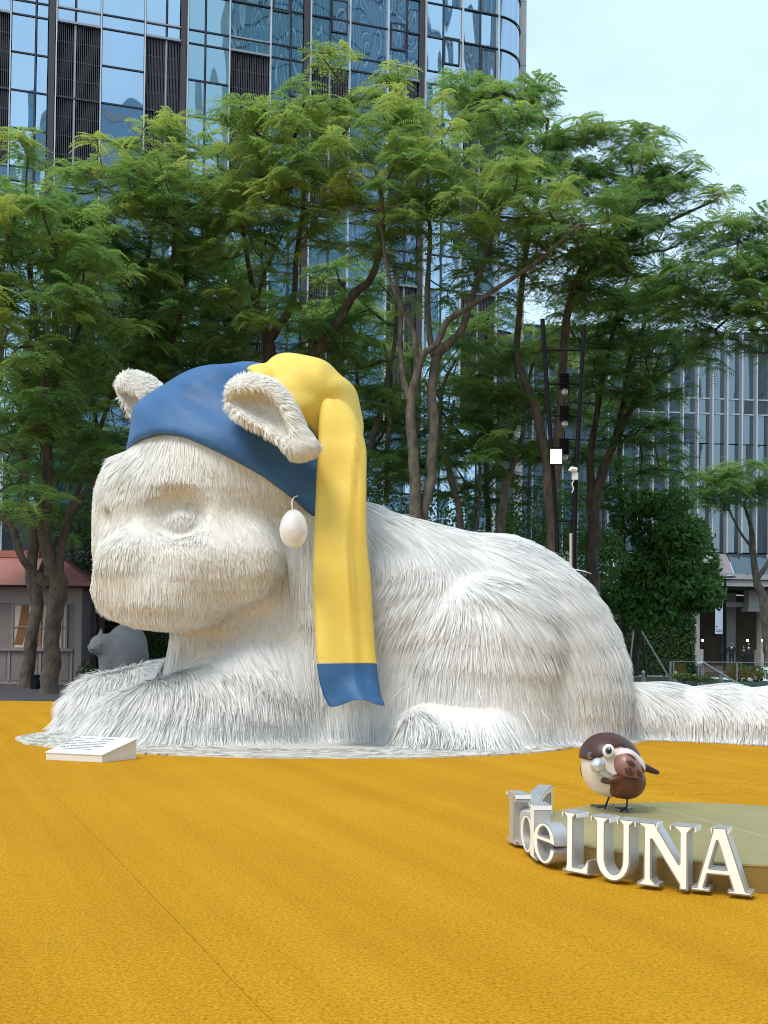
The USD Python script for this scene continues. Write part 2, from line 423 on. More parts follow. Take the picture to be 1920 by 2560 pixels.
SEAM = np.array([.3846, -.9231]); SEAMQ = np.array([.9231, .3846])       # carpet strips run along SEAM
MAT['carpet'] = usdkit.material(stage, '/World/Looks/carpet', {
    'g': ('geometry', {}),
    'rot': ('mapping', {'rotation': (0, 0, -math.atan2(SEAM[0], -SEAM[1])), 'scale': (1, 1, 1)}),
    'str': ('mapping', {'scale': (1.7, .07, 1)}),
    'n1': ('noise_texture', {'scale': 1.0, 'detail': 4.0, 'roughness': .6}),
    'r1': ('map_range', {'from_min': .35, 'from_max': .65, 'clamp': True}),
    'm1': ('mix', {'color1': (.55, .262, .013), 'color2': (.63, .322, .020)}),
    'n2': ('noise_texture', {'scale': 48.0, 'detail': 4.0, 'roughness': .7}),
    'r2': ('map_range', {'from_min': .30, 'from_max': .58, 'to_min': .5, 'to_max': 1.0, 'clamp': True}),
    'm2': ('mix', {'mix_type': 'multiply', 'fac': 1.0}),
    'n3': ('noise_texture', {'scale': .35, 'detail': 6.0, 'roughness': .6}),
    'r3': ('map_range', {'from_min': .35, 'from_max': .7, 'to_min': .94, 'to_max': 1.04, 'clamp': True}),
    'm3': ('mix', {'mix_type': 'multiply', 'fac': 1.0}),
    'n4': ('noise_texture', {'scale': 90.0, 'detail': 2.0}),
    'bm': ('math', {'math_type': 'add'}),
    'b': ('bump', {'strength': .9, 'distance': .012}),
    'p': ('principled_bsdf', {'roughness': .95, 'specular_ior_level': .04})},
    [('g.position', 'rot.vector'), ('rot.vector', 'str.vector'), ('str.vector', 'n1.vector'), ('n1.fac', 'r1.value'), ('r1.result', 'm1.fac'),
     ('g.position', 'n2.vector'), ('n2.fac', 'r2.value'), ('m1.color', 'm2.color1'), ('r2.result', 'm2.color2'),
     ('g.position', 'n3.vector'), ('n3.fac', 'r3.value'), ('m2.color', 'm3.color1'), ('r3.result', 'm3.color2'),
     ('g.position', 'n4.vector'), ('n4.fac', 'bm.value1'), ('n2.fac', 'bm.value2'), ('bm.value', 'b.height'), ('b.normal', 'p.normal'), ('m3.color', 'p.base_color')], surface='p.BSDF')

# ------------------------------------------------------------------ ground
HOLE = sbox(15.0, 51.0, 34.0, 66.0)
obj('ground', prism(sbox(-900, -900, 900, 1200).difference(HOLE), .3, frame((0, 0, -.3), (1, 0, 0), (0, 1, 0))), 'pavement', kind='structure')
obj('road', box((14.9, 50.9, -1.35), (34.1, 66.1, -1.05)), 'pavement', kind='structure')
obj('lawn', box((9.0, 41.5, .004), (14.9, 54.0, .05)), 'lawn', kind='structure')
obj('path', box((9.0, 54.2, .004), (34.0, 57.0, .03)) if False else box((8.0, 54.2, .004), (14.9, 57.5, .04)), 'path_stone', kind='structure')
EDGE = G(0, 1756)[1], G(150, 1754)[1]
FAR = float(np.mean(EDGE))
carpet_area = Polygon([(-32, -12), (26, -12), (26, 27.0), (6, 28.5), (2, FAR), (-32, FAR)])
cp = UsdGeom.Xform.Define(stage, path_of('carpet', None)).GetPrim(); tag(cp, kind='structure')
obj('carpet_backing', prism(carpet_area.buffer(-.02), .004, frame((0, 0, .002), (1, 0, 0), (0, 1, 0))), 'carpet_backing', cp)
q0 = 1.45
for k in range(-8, 8):
    a, b = q0 + 4.25 * k + .002, q0 + 4.25 * (k + 1) - .002
    pts = []
    for q in (a, b):
        tt = np.linspace(-60, 60, 400)
        wob = (meshkit.noise(np.stack([tt * .8, np.full(400, q), np.zeros(400)], 1), 3) - .5) * .02
        e = SEAMQ * (q + wob)[:, None] + (-SEAM) * tt[:, None]
        pts.append(e)
    strip = Polygon(np.vstack([pts[0], pts[1][::-1]])).intersection(carpet_area)
    if strip.is_empty or strip.area < .3:
        continue
    obj('carpet_strip', prism(strip, .016, frame((0, 0, .006), (1, 0, 0), (0, 1, 0))), 'carpet', cp)

for k_, pts in enumerate((((1330, 1966), (1480, 1957), (1640, 1962), (1800, 1958), (1990, 1968)), ((1420, 1990), (1560, 1981), (1700, 1988), (1880, 1983), (2000, 1990)), ((1620, 1938), (1760, 1930), (1900, 1936), (2000, 1932)))):
    ctr = smooth_path([G(*p) for p in pts], 10); wd = .16
    sec_ = [(-1, 0), (-.55, .35), (-.2, .9), (.1, 1), (.45, .5), (1, 0)]
    tn = np.gradient(ctr, axis=0); tn /= np.linalg.norm(tn, axis=1, keepdims=True); sn = np.cross(tn, [0, 0, 1])
    en = np.sin(np.linspace(0, np.pi, len(ctr))) ** .5
    vv = np.stack([ctr + sn * (a_ * wd) + np.array([0, 0, 1]) * (.0235 + .014 * b_ * en[:, None]) for a_, b_ in sec_], 1); ns = len(sec_)
    ff = [[i * ns + j, i * ns + j + 1, (i + 1) * ns + j + 1, (i + 1) * ns + j] for i in range(len(ctr) - 1) for j in range(ns - 1)]
    obj('carpet_wrinkle', (vv.reshape(-1, 3), np.array(ff)), 'carpet', cp, smooth=True)

# straw mat under the cat
th = np.linspace(0, 2 * np.pi, 160, endpoint=False)
el = np.stack([-1.3 + 4.32 * np.cos(th), 18.2 + 2.87 * np.sin(th)], 1)
el += (meshkit.noise(np.stack([np.cos(th) * 9, np.sin(th) * 9, th * 0], 1), 5)[:, None] - .5) * .08
mat_poly = Polygon(el)
mt = thing('straw_mat', 'round flat white straw mat lying on the yellow carpet under the big straw cat', 'mat')
obj('mat_base', prism(mat_poly, .022, frame((0, 0, .022), (1, 0, 0), (0, 1, 0))), 'mat_straw', mt)
rr = np.random.default_rng(3)
n = 1500
ang, rad = rr.uniform(0, 2 * np.pi, n), np.sqrt(rr.uniform(.35, .995, n))
c = np.stack([-1.3 + 4.32 * rad * np.cos(ang), 18.2 + 2.87 * rad * np.sin(ang), np.full(n, .0455) + rr.uniform(0, .006, n)], 1)
a2 = ang + np.pi / 2 + rr.normal(0, .5, n)
d = np.stack([np.cos(a2), np.sin(a2), rr.normal(0, .004, n)], 1) * rr.uniform(.1, .3, n)[:, None] / 2
s = np.stack([-np.sin(a2), np.cos(a2), np.zeros(n)], 1) * rr.uniform(.008, .018, n)[:, None]
v = np.stack([c - d - s, c + d - s, c + d + s, c - d + s], 1).reshape(-1, 3)
i = np.arange(n)[:, None] * 4
obj('straw', (v, np.vstack([i + [0, 1, 2], i + [0, 2, 3]])), 'straw', mt, kind='stuff')

# ------------------------------------------------------------------ main glass tower
FD = np.array([.952, .307, 0]) / np.linalg.norm([.952, .307]); FN = np.array([FD[1], -FD[0], 0])
P0 = W(142, 45, 60.4); P0[2] = 0                             # the fin at pixel 142
BAY = 2.29


def fpt(s, z, out=0.0):
    """A point on the facade: s bays from the first fin, height z, out metres in front of the glass."""
    return P0 + FD * BAY * s + FN * out + np.array([0, 0, z])


def fbox(s0, s1, z0, z1, o0, o1):
    c = (fpt(s0, z0, o0) + fpt(s1, z1, o1)) / 2
    return obox(c, (BAY * abs(s1 - s0), abs(o1 - o0), abs(z1 - z0)), FD)


tw = thing('glass_tower', 'blue glass office tower with dark louvre panels and white fins behind the feathery trees', 'building')
TOP = 46.0
obj('wall', fbox(-4, 10.98, 0, TOP, -9.0, -.25), 'frame_dark', tw)
LEV = [0, 4, 8, 10, 12, 14, 16, 18, 20, 22, 24, 25.25, 26, 28, 30, 32, 34, 34.75, 36.75, 38.75, 40.5, 42, 44, TOP]
BOUND = [-3, -2, -1, 0, 1, 2, 3, 4, 5, 6, 7, 8, 9, 10]
LOUV = {-2, 0, 2, 4, 6, 8, 10}
COL = {0, 3, 6, 9, -3}


def pane(s0, s1, z0, z1, m, out=0.0):
    g = .028 / BAY
    b = fbox(s0 + g, s1 - g, z0 + .03, z1 - .03, out - .04, out)
    obj('pane', b, m, tw)


mull = {-3: .5, -2: .5, -1: .55, 0: .42, 1: None, 2: .5, 3: .42, 4: None, 5: .5, 6: .5, 7: None, 8: .5, 9: .48, 10: .5}
for k in range(-3, 11):
    colr = (k + 1) in COL
    s1 = k + 1 - (.17 if colr else 0)
    lv = k in LOUV
    for a, b in zip(LEV[:-1], LEV[1:]):
        if b <= 8 or a > 40:
            continue
        if lv and ((26 <= a < 34) or (14 <= a < 22)):
            continue
        m = mull.get(k)
        if lv and a == 8:
            m = None
        mt_ = 'pane_teal' if k in (3, 4, 5, 6) else 'pane_blue'
        if m is None:
            pane(k + .02, s1 - .01, a, b, mt_)
        else:
            ms = k + m
            pane(k + .02, ms - .01, a, b, mt_); pane(ms + .02, s1 - .01, a, b, mt_)
        obj('transom', fbox(k, s1, b - .04, b + .04, -.03, .06 if not lv else .10), 'transom' if not (lv and b in (34, 34.75, 26, 25.25)) else 'sill_light', tw)
    if mull.get(k) is not None:
        for z0, z1 in ((8, 14), (22, 26), (34, 42)) if lv else ((8, 42),):
            obj('mullion', fbox(k + mull[k] - .012, k + mull[k] + .012, z0, z1, -.02, .08), 'frame_dark', tw)
    if lv:
        for z0, z1 in ((26, 34), (14, 22)):
            obj('louver_back', fbox(k + .02, s1 - .02, z0, z1, -.22, -.18), 'louver_back', tw)
            n = 22
            obj('louver_slats', cat_([fbox(k + .03 + (s1 - k - .06) * (i + .5) / n - .006, k + .03 + (s1 - k - .06) * (i + .5) / n + .006, z0 + .05, z1 - .05, -.16, -.02) for i in range(n)]
                                     + [fbox(k + .02, s1 - .02, z - .02, z + .02, -.12, -.08) for z in np.arange(z0 + 1, z1, 1.0)]), 'louver', tw, kind='stuff')
            if mull.get(k):
                obj('louver_post', fbox(k + mull[k] - .02, k + mull[k] + .02, z0, z1, -.03, .03), 'sill_light', tw)
            obj('transom', fbox(k, s1, (z0 + z1) / 2 - .05, (z0 + z1) / 2 + .05, -.03, .05), 'frame_dark', tw)
            obj('sill', fbox(k, s1, z1 - .06, z1 + .06, -.03, .13), 'sill_light', tw)
    if colr:
        obj('column', fbox(k + 1 - .165, k + 1 - .03, 0, 42, -.2, .05), 'column_dark', tw)
    obj('fin', fbox(k - .012, k + .012, 0, TOP, -.1, .22), 'fin_white', tw)
for (s0, s1, z0, z1) in ((10.52, 10.94, 35.0, 36.6), (9.5, 9.93, 35.3, 36.9), (8.06, 8.46, 35.6, 37.2), (6.53, 6.94, 36.0, 37.9), (5.06, 5.46, 36.6, 38.3), (3.45, 3.93, 37.6, 39.2)):
    fr = [fbox(s0, s0 + .035, z0, z1, .005, .09), fbox(s1 - .035, s1, z0, z1, .005, .09), fbox(s0 + .035, s1 - .035, z0, z0 + .08, .005, .09), fbox(s0 + .035, s1 - .035, z1 - .08, z1, .005, .09)]
    w_ = obj('window_frame', cat_(fr), 'frame_dark', tw)
    obj('pane', fbox(s0 + .036, s1 - .036, z0 + .082, z1 - .082, .005, .05), 'pane_blue', w_)
obj('fin', fbox(10.985, 11.015, 0, TOP, -.1, .22), 'fin_white', tw)
# rounded corner
CR = 2.1
cc = fpt(11.0, 0, -CR) + FD * .02
angs = np.radians(np.linspace(0, 88, 13))
for a, b in zip(LEV[:-1], LEV[1:]):
    if b <= 20 or a > 40:
        continue
    ring = [cc + CR * (FN * math.cos(t) + FD * math.sin(t)) for t in angs]
    vv = np.array([[p + np.array([0, 0, a + .03]), p + np.array([0, 0, b - .03])] for p in ring]).reshape(-1, 3)
    ff = np.array([[2 * k, 2 * k + 2, 2 * k + 3, 2 * k + 1] for k in range(len(ring) - 1)])
    obj('curved_pane', (vv, ff), 'pane_curve', tw, smooth=True)
    rim = [cc + np.array([0, 0, b]) + (CR + .05) * (FN * math.cos(t) + FD * math.sin(t)) for t in angs]
    obj('curved_transom', tube(rim, .05, 6), 'transom', tw)
obj('corner_core', trimesh.creation.cylinder(CR - .15, TOP, transform=trimesh.transformations.translation_matrix(cc + np.array([0, 0, TOP / 2]))), 'frame_dark', tw)
e0 = cc + FD * (CR + .12)
obj('corner_stone', obox(e0 + FD * .28 - FN * 4 + np.array([0, 0, TOP / 2]), (.56, 8.0, TOP), FD), 'tower_stone', tw)
for z in np.arange(9.2, TOP, 4.0):
    obj('stone_joint', obox(e0 + FD * .28 - FN * 4 + np.array([0, 0, z]), (.57, 8.01, .03), FD), 'kerb_stone', tw)

# towers across the square, seen mirrored in the glass
rr = np.random.default_rng(11)
for j, (x, y, w, dd, h, fins, lab) in enumerate(((70, -52, 34, 16, 150, 1, 'pale office tower with close white fins across the square'), (30, -58, 20, 18, 84, 0, 'banded grey tower block across the square'),
                                                (116, -36, 34, 20, 140, 1, 'wide finned glass tower beside the tallest tower across the square'), (2, -80, 18, 16, 52, 0, 'low banded block left of the other towers across the square'))):
    t = thing('opposite_tower', lab, 'building', loc=(x, y, 0), rotz=.3)
    obj('core', box((-w / 2, -dd / 2, 0), (w / 2, dd / 2, h)), 'pane_far', t)
    if fins:
        obj('fins', cat_([box((-w / 2 + k * 1.6 - .12, dd / 2 - .05, 4), (-w / 2 + k * 1.6 + .12, dd / 2 + .45, h + 1)) for k in range(int(w / 1.6) + 1)]
                         + [box((-w / 2 - .45, -dd / 2 + k * 1.6 - .12, 4), (-w / 2 + .05, -dd / 2 + k * 1.6 + .12, h + 1)) for k in range(int(dd / 1.6) + 1)]), 'fin_white', t, kind='stuff')
    obj('floor_bands', cat_([box((-w / 2 - .08, -dd / 2 - .08, z), (w / 2 + .08, dd / 2 + .08, z + (.25 if fins else 1.1))) for z in np.arange(4, h, 4.0)]), 'frame_dark' if fins else 'concrete', t, kind='stuff')

# ------------------------------------------------------------------ right building on pillars
YB = 84.0
rb = thing('arcade_building', 'grey glass building with vertical fins above a stone arcade with stout pillars', 'building')
mpx = YB / FPX
RD = np.array([1, .10, 0]) / math.hypot(1, .10); RN = np.array([RD[1], -RD[0], 0])
B0 = W(1660, 1600, YB); B0[2] = 0


def rpt(s, z, out=0.0):
    return B0 + RD * s + RN * out + np.array([0, 0, z])


def rbox(s0, s1, z0, z1, o0, o1):
    return obox((rpt(s0, z0, o0) + rpt(s1, z1, o1)) / 2, (abs(s1 - s0), abs(o1 - o0), abs(z1 - z0)), RD)


ZT = 24.5
FS = 38.2 * mpx
obj('wall', rbox(-14, 16, 8.2, ZT, -8, -.2), 'frame_dark', rb)
zl = [8.25, 12.6, 16.2, 18.4, 19.5, 23.9]
for k in range(-12, 14):
    s = k * FS
    for a, b in zip(zl[:-1], zl[1:]):
        obj('pane', rbox(s + .06, s + FS - .03, a + .04, b - .04, -.06, 0), 'pane_right', rb)
    obj('fin', rbox(s - .03, s + .03, 8.2, ZT, .005, .60), 'fin_glass', rb)
    obj('fin_edge', rbox(s - .045, s + .045, 8.2, ZT, .603, .66), 'fin_white', rb)
for z, m in ((12.6, 'transom'), (18.4, 'fin_white'), (19.5, 'fin_white'), (23.9, 'transom')):
    obj('transom', rbox(-14, 16, z - .05, z + .05, -.02, .08), m, rb)
# sloped glass canopy and stone fascia
for k in range(-5, 6):
    s0, s1 = k * 2.9 - 1.2, k * 2.9 + 1.64
    vv = np.array([rpt(s0, 8.15, .3), rpt(s1, 8.15, .3), rpt(s1, 6.65, 1.6), rpt(s0, 6.65, 1.6)])
    T = np.vstack([vv, vv + np.array([0, 0, -.08])])
    obj('canopy_panel', trimesh.convex.convex_hull(T), 'panel_stone' if k % 2 else 'pane_right', rb)
obj('fascia', rbox(-14, 16, 6.25, 6.6, -.5, 1.65), 'concrete', rb)
obj('fascia', rbox(-14, 16, 5.75, 6.2, -.5, 1.50), 'concrete', rb)
obj('beam', rbox(2.0, 16, 4.35, 4.7, -1.6, -.9), 'concrete', rb)
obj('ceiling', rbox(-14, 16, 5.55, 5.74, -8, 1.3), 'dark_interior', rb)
obj('back_wall', rbox(-14, 16, 0, 5.5, -8, -7.6), 'warm_wall', rb)
for px0, px1, capl in ((1723, 1751, 1), (1912, 1945, 1)):
    a, b = (px0 - 1660) * mpx, (px1 - 1660) * mpx
    p_ = obj('pillar', rbox(a, b, 1.2, 4.0, -.8, .1), 'concrete', rb)
    obj('pillar_base', rbox(a - .12, b + .22, 0, 1.2, -.9, .25), 'concrete', rb)
    obj('pillar_capital', rbox(a - 1.1, b + .6, 4.0, 4.22, -.95, .3), 'concrete', rb)
    obj('pillar_head', rbox(a - 1.0, b + .25, 4.22, 5.7, -.8, .15), 'concrete', rb)
for px0, px1 in ((1765, 1783), (1872, 1896)):
    a, b = (px0 - 1660) * mpx, (px1 - 1660) * mpx
    obj('inner_pillar', rbox(a, b, 0, 5.5, -4.5, -3.5), 'concrete', rb)
obj('inner_wall', rbox((1812 - 1660) * mpx, (1872 - 1660) * mpx, 0, 5.4, -6.0, -5.6), 'warm_wall', rb)
for px in (1757, 1869, 1907):
    obj('wall_lamp', trimesh.creation.icosphere(1, .09), 'lamp_glow', rb).GetPrim() if False else None
    m = trimesh.creation.icosphere(1, .085); m.apply_translation(W(px, 1601, YB - 1.2)); obj('wall_lamp', m, 'lamp_glow', rb, smooth=True)

# ------------------------------------------------------------------ foliage kit
def frond(rng, L=.5, droop=.35, pairs=12, pl=.15, pw=.036):
    """One feathery compound leaf along +x: a curved midrib with pairs of narrow leaflets."""
    v, f = [], []
    def quad(a, b, w, up):
        dr = b - a; sd_ = np.cross(dr, up); sd_ = sd_ / (np.linalg.norm(sd_) + 1e-9) * w
        k = len(v); m = a + dr * .45
        v.extend([a, m - sd_, b, m + sd_]); f.extend([[k, k + 1, k + 2], [k, k + 2, k + 3]])
    def rib(s):
        return np.array([L * s * (1 - .12 * s * droop), 0, L * (.22 * s - droop * s * s)])
    quad(rib(0), rib(.5), .006, np.array([0, 0, 1.0])); quad(rib(.5), rib(1), .005, np.array([0, 0, 1.0]))
    for k in range(pairs):
        s = .16 + .84 * k / (pairs - 1)
        l = pl * (1 - .55 * abs(s - .45) ** 1.3) * rng.uniform(.85, 1.1)
        for sg in (-1, 1):
            a = rib(s); b = a + np.array([l * .42, sg * l, -l * rng.uniform(.15, .5)])
            quad(a, b, pw * .5, np.array([0, 0, 1.0]) + rng.normal(0, .25, 3))
    return np.array(v), np.array(f)


def spray(seed, n=12):
    rng = np.random.default_rng(seed); V, Fs, k = [], [], 0
    for i in range(n):
        v, f = frond(rng, rng.uniform(.5, .82), rng.uniform(.45, .95))
        yaw = 2 * np.pi * i / n + rng.normal(0, .3); pit = rng.uniform(-.05, .5)
        R = trimesh.transformations.euler_matrix(rng.normal(0, .25), -pit, yaw)[:3, :3]
        V.append(v @ R.T + rng.normal(0, .05, 3)); Fs.append(f + k); k += len(v)
    return np.vstack(V), np.vstack(Fs)


SPRAYS = [spray(s) for s in (1, 2, 3)]


def instancer(parent, name, protos, pos, which, quat, scale):
    pi = UsdGeom.PointInstancer.Define(stage, path_of(name, parent))
    tgt = []
    for k, (m, mt) in enumerate(protos):
        pm = usdkit.mesh(stage, str(pi.GetPath().AppendChild('leaf_spray' if k == 0 else f'leaf_spray_{k:03d}')), m, MAT[mt])
        tgt.append(pm.GetPath())
    pi.CreatePrototypesRel().SetTargets(tgt)
    pi.CreatePositionsAttr(Vt.Vec3fArray.FromNumpy(np.asarray(pos, np.float32)))
    pi.CreateProtoIndicesAttr(Vt.IntArray.FromNumpy(np.asarray(which, np.int32)))
    pi.CreateOrientationsAttr(Vt.QuathArray([Gf.Quath(float(q[0]), float(q[1]), float(q[2]), float(q[3])) for q in quat]))
    pi.CreateScalesAttr(Vt.Vec3fArray.FromNumpy(np.asarray(scale, np.float32)))
    return tag(pi.GetPrim(), kind='stuff')


def tree(name, label, stems, blobs, tone, bark='bark', group='feathery trees behind the straw cat', seed=0, depth=2.6, dens=1.0, size=1.0):
    """stems: pixel polylines (px, py, distance, radius); blobs: crown lobes (px, py, rx, ry, distance[, density])."""
    rng = np.random.default_rng(100 + seed)
    t = thing(name, label, 'tree', group)
    nodes, rads, par = [], [], []
    trunks = []
    for st in stems:
        st = np.array(st, float); st[:, 3] *= .86; w3 = W(st[:, 0], st[:, 1], st[:, 2])
        sp = smooth_path(np.hstack([w3, st[:, 3:4]]), 7)
        sp[:, :3] += (meshkit.noise(sp[:, :3] * 1.1, seed)[:, None] - .5) * sp[:, 3:4] * .9
        if sp[0, 2] < .4:
            sp[0, 3] *= 1.35; sp[1, 3] *= 1.12
        tr_ = tube(sp[:, :3], sp[:, 3], 11); vn_ = tr_.vertices - np.vstack([np.repeat(sp[:, :3], 11, 0), sp[0, :3], sp[-1, :3]])
        tr_.vertices = tr_.vertices + vn_ * (meshkit.fbm(tr_.vertices * 4.5, 2, seed)[:, None] - .5) * .55
        trunks.append(tr_)
        nodes += list(sp[len(sp) // 3:, :3]); rads += list(sp[len(sp) // 3:, 3])
    tips = []
    for bl in blobs:
        px, py, rx, ry, Y = bl[:5]; py = py + (30 if py < 480 else 0); dn = bl[5] if len(bl) > 5 else 1.0
        m = Y / FPX
        n = max(4, int(dens * dn * (2.35 if py < 560 else 2.6) * (np.pi * rx * ry) / (.62 / m) ** 2 + .5))
        r = np.sqrt(rng.uniform(0, 1, n)); a = rng.uniform(0, 2 * np.pi, n)
        u, w = r * np.cos(a), r * np.sin(a)
        lay = rng.choice([0, .55, 1.1, 1.6], n, p=[.45, .25, .18, .12]) + rng.normal(0, .1, n)
        v = 1.0 - lay - .9 * r * r
        c = W(px, py, Y)
        dp = min(depth, rx * m * 1.2)
        tips.append(np.stack([c[0] + u * rx * m, c[1] + w * dp, c[2] + np.clip(v, -1.2, 1.1) * ry * m], 1))
    tips = np.vstack(tips)
    N = np.array(nodes); RA = np.array(rads); P = [-1] * len(N); L = len(N)
    dist = cKDTree(N).query(tips)[0]
    paths = []
    cntn = np.zeros(L + 3 * len(tips)); NN = np.zeros((L + 3 * len(tips), 3)); NN[:L] = N; PP = -np.ones(len(NN), int); m = L
    for ti in np.argsort(dist):
        tp = tips[ti]; dv = NN[:m] - tp
        cost = np.linalg.norm(dv, axis=1) * (1 + .5 * (dv[:, 2] > .2)); j = int(np.argmin(cost))
        a = NN[j]; ln = np.linalg.norm(tp - a)
        mid = (a + tp) / 2 + np.array([0, 0, -.10 * ln]) + rng.normal(0, .09 * ln, 3)
        q = [a] + [(1 - s) ** 2 * a + 2 * s * (1 - s) * mid + s * s * tp for s in (.34, .67, 1.0)]
        paths.append((j, m, q))
        for k in range(3):
            NN[m] = q[k + 1]; PP[m] = j if k == 0 else m - 1; m += 1
    cntn[:] = 0
    for (j, k0, q) in reversed(paths):
        tot = max(1.0, cntn[k0 + 2] + 1); cntn[k0 + 2] = tot
        cntn[k0 + 1] = cntn[k0 + 1] + tot; cntn[k0] = cntn[k0] + cntn[k0 + 1]
        cntn[j] += cntn[k0]
    br = []
    for (j, k0, q) in paths:
        w_ = np.array([cntn[k0] * 1.05, cntn[k0], cntn[k0 + 1], cntn[k0 + 2]])
        br.append(tube(q, .014 * np.maximum(w_, 1) ** .46, 5, caps=False))
    tp_ = t
    if len(trunks) == 1:
        obj('trunk', trunks[0], bark, t, smooth=50)
    else:
        for tr in trunks:
            obj('trunk', tr, bark, t, smooth=50)
    obj('branches', cat_(br), bark, t, smooth=True, kind='stuff')
    n = len(tips)
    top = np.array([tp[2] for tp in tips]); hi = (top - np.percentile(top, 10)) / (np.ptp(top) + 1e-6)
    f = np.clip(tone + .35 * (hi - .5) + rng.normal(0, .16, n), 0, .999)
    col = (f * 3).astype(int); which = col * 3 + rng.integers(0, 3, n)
    yaw = rng.uniform(0, 2 * np.pi, n); tx, ty = rng.normal(0, .18, n), rng.normal(0, .18, n)
    quat = [trimesh.transformations.quaternion_from_euler(a, b, c, 'sxyz') for a, b, c in zip(tx, ty, yaw)]
    sc = rng.uniform(.75, 1.3, n)[:, None] * size * np.array([1, 1, 1.0])
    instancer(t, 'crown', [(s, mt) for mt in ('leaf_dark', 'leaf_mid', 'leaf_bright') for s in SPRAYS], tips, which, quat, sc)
    return t


def leaf_mass(P, Nn, rng, ln=.09, wd=.05, jit=.7):
    """Broad single leaves at points P with normals Nn: folded diamonds of four triangles."""
    n = len(P); d = Nn + rng.normal(0, jit, (n, 3)); d /= np.linalg.norm(d, axis=1, keepdims=True)
    t = np.cross(d, rng.normal(0, 1, (n, 3))); t[:, 2] -= .35; t /= np.linalg.norm(t, axis=1, keepdims=True)
    s = np.cross(d, t); s /= np.linalg.norm(s, axis=1, keepdims=True)
    k = rng.uniform(.7, 1.3, n)[:, None]
    a = P - t * ln * .5 * k; b = P + t * ln * .5 * k; l = P + s * wd * .5 * k + d * wd * .18; r = P - s * wd * .5 * k + d * wd * .18
    v = np.stack([a, l, b, r], 1).reshape(-1, 3); i = np.arange(n)[:, None] * 4
    return v, np.vstack([i + [0, 1, 2], i + [0, 2, 3]])


def lobes(rng, c, r, n):
    """Points and normals on the lumpy shell of an ellipsoid."""
    d = rng.normal(0, 1, (n, 3)); d /= np.linalg.norm(d, axis=1, keepdims=True)
    k = .55 + .85 * meshkit.fbm(d * 3.2 + np.asarray(c), 3) - np.abs(rng.normal(0, .12, n))
    return np.asarray(c) + d * r * k[:, None], d


# ------------------------------------------------------------------ trees (from the left)
tree('feathery_tree', 'broad feathery tree with thick pale trunk in front of the wooden kiosk', [
    [(127, 1742, 32.4, .30), (124, 1640, 32.4, .27), (133, 1540, 32.4, .28), (136, 1450, 32.4, .30), (120, 1370, 32.4, .22), (114, 1280, 32.3, .19), (119, 1170, 32.2, .17), (108, 1036, 32, .16), (111, 927, 31.9, .12), (90, 800, 31.8, .09), (70, 640, 31.8, .06)],
    [(114, 1462, 32.4, .2), (80, 1425, 32.2, .13), (54, 1388, 32, .12), (30, 1323, 31.9, .11), (0, 1285, 31.8, .09), (-60, 1180, 31.6, .07)],
    [(140, 1430, 32.4, .2), (154, 1380, 32.4, .14), (174, 1293, 32.5, .11), (206, 1239, 32.6, .09), (240, 1200, 32.7, .06)],
    [(119, 1120, 32.2, .15), (134, 1040, 32.4, .12), (144, 940, 32.6, .10), (170, 900, 32.8, .08), (210, 780, 33, .05)]],
    [(85, 470, 120, 50, 31), (60, 600, 150, 75, 31), (160, 700, 170, 90, 32), (90, 800, 170, 70, 31.5), (60, 930, 130, 70, 31.5), (160, 900, 140, 60, 33), (50, 1060, 110, 60, 31.5), (170, 1060, 110, 50, 32), (70, 1190, 110, 45, 31.5, .8),
     (190, 1180, 70, 35, 32, .7), (100, 1290, 90, 28, 31.5, .5), (235, 1260, 55, 22, 32.5, .5), (-40, 700, 110, 100, 31.5), (52, 325, 48, 22, 31, .9), (-10, 440, 80, 40, 31)], .48, seed=1)
tree('feathery_tree', 'darker feathery tree whose trunk stands left of the pale trunk by the kiosk', [
    [(66, 1728, 36, .27), (72, 1640, 36, .23), (90, 1540, 36, .22), (76, 1440, 36, .22), (85, 1330, 36.2, .17), (65, 1250, 36.4, .14), (60, 1100, 36.8, .12), (40, 900, 37, .08)],
    [(88, 1480, 36, .14), (115, 1400, 36.6, .12), (150, 1330, 37, .10), (215, 1180, 37.3, .09), (260, 1040, 37.5, .08), (300, 900, 37.6, .07), (310, 760, 37.6, .05)]],
    [(60, 560, 150, 60, 36.5), (180, 600, 140, 60, 37), (270, 700, 150, 70, 37.5), (300, 830, 150, 70, 37.5), (200, 950, 160, 60, 37.2), (60, 1000, 130, 60, 36.6), (320, 950, 120, 55, 38), (130, 1120, 130, 50, 36.8), (240, 1120, 110, 45, 37.5), (60, 1250, 110, 40, 36.6), (180, 1330, 110, 35, 37, .6)], .22, seed=2)
tree('feathery_tree', 'feathery tree with twiggy crown rising behind the far ear of the straw cat', [
    [(330, 1725, 38.5, .24), (322, 1500, 38.5, .21), (330, 1250, 38.5, .18), (345, 1050, 38.5, .15), (330, 940, 38.4, .13), (360, 800, 38.2, .11), (372, 640, 38, .08), (400, 480, 37.8, .06)],
    [(338, 1060, 38.5, .12), (400, 930, 38, .10), (450, 790, 37.6, .08), (470, 620, 37.2, .06)],
    [(330, 960, 38.4, .1), (290, 850, 38.2, .08), (250, 720, 38, .06)]],
    [(405, 278, 62, 26, 36.5, .9), (330, 385, 125, 50, 36.5), (490, 320, 95, 42, 36.5), (420, 460, 160, 65, 36.5), (290, 500, 140, 60, 37), (540, 470, 110, 55, 37), (400, 580, 190, 65, 37), (300, 660, 140, 55, 37.5), (480, 700, 150, 55, 37.5, .8), (400, 800, 160, 55, 38, .8), (300, 840, 100, 45, 38.5, .7), (460, 870, 110, 40, 38.5, .7), (208, 395, 50, 22, 36.5)], .50, seed=3)
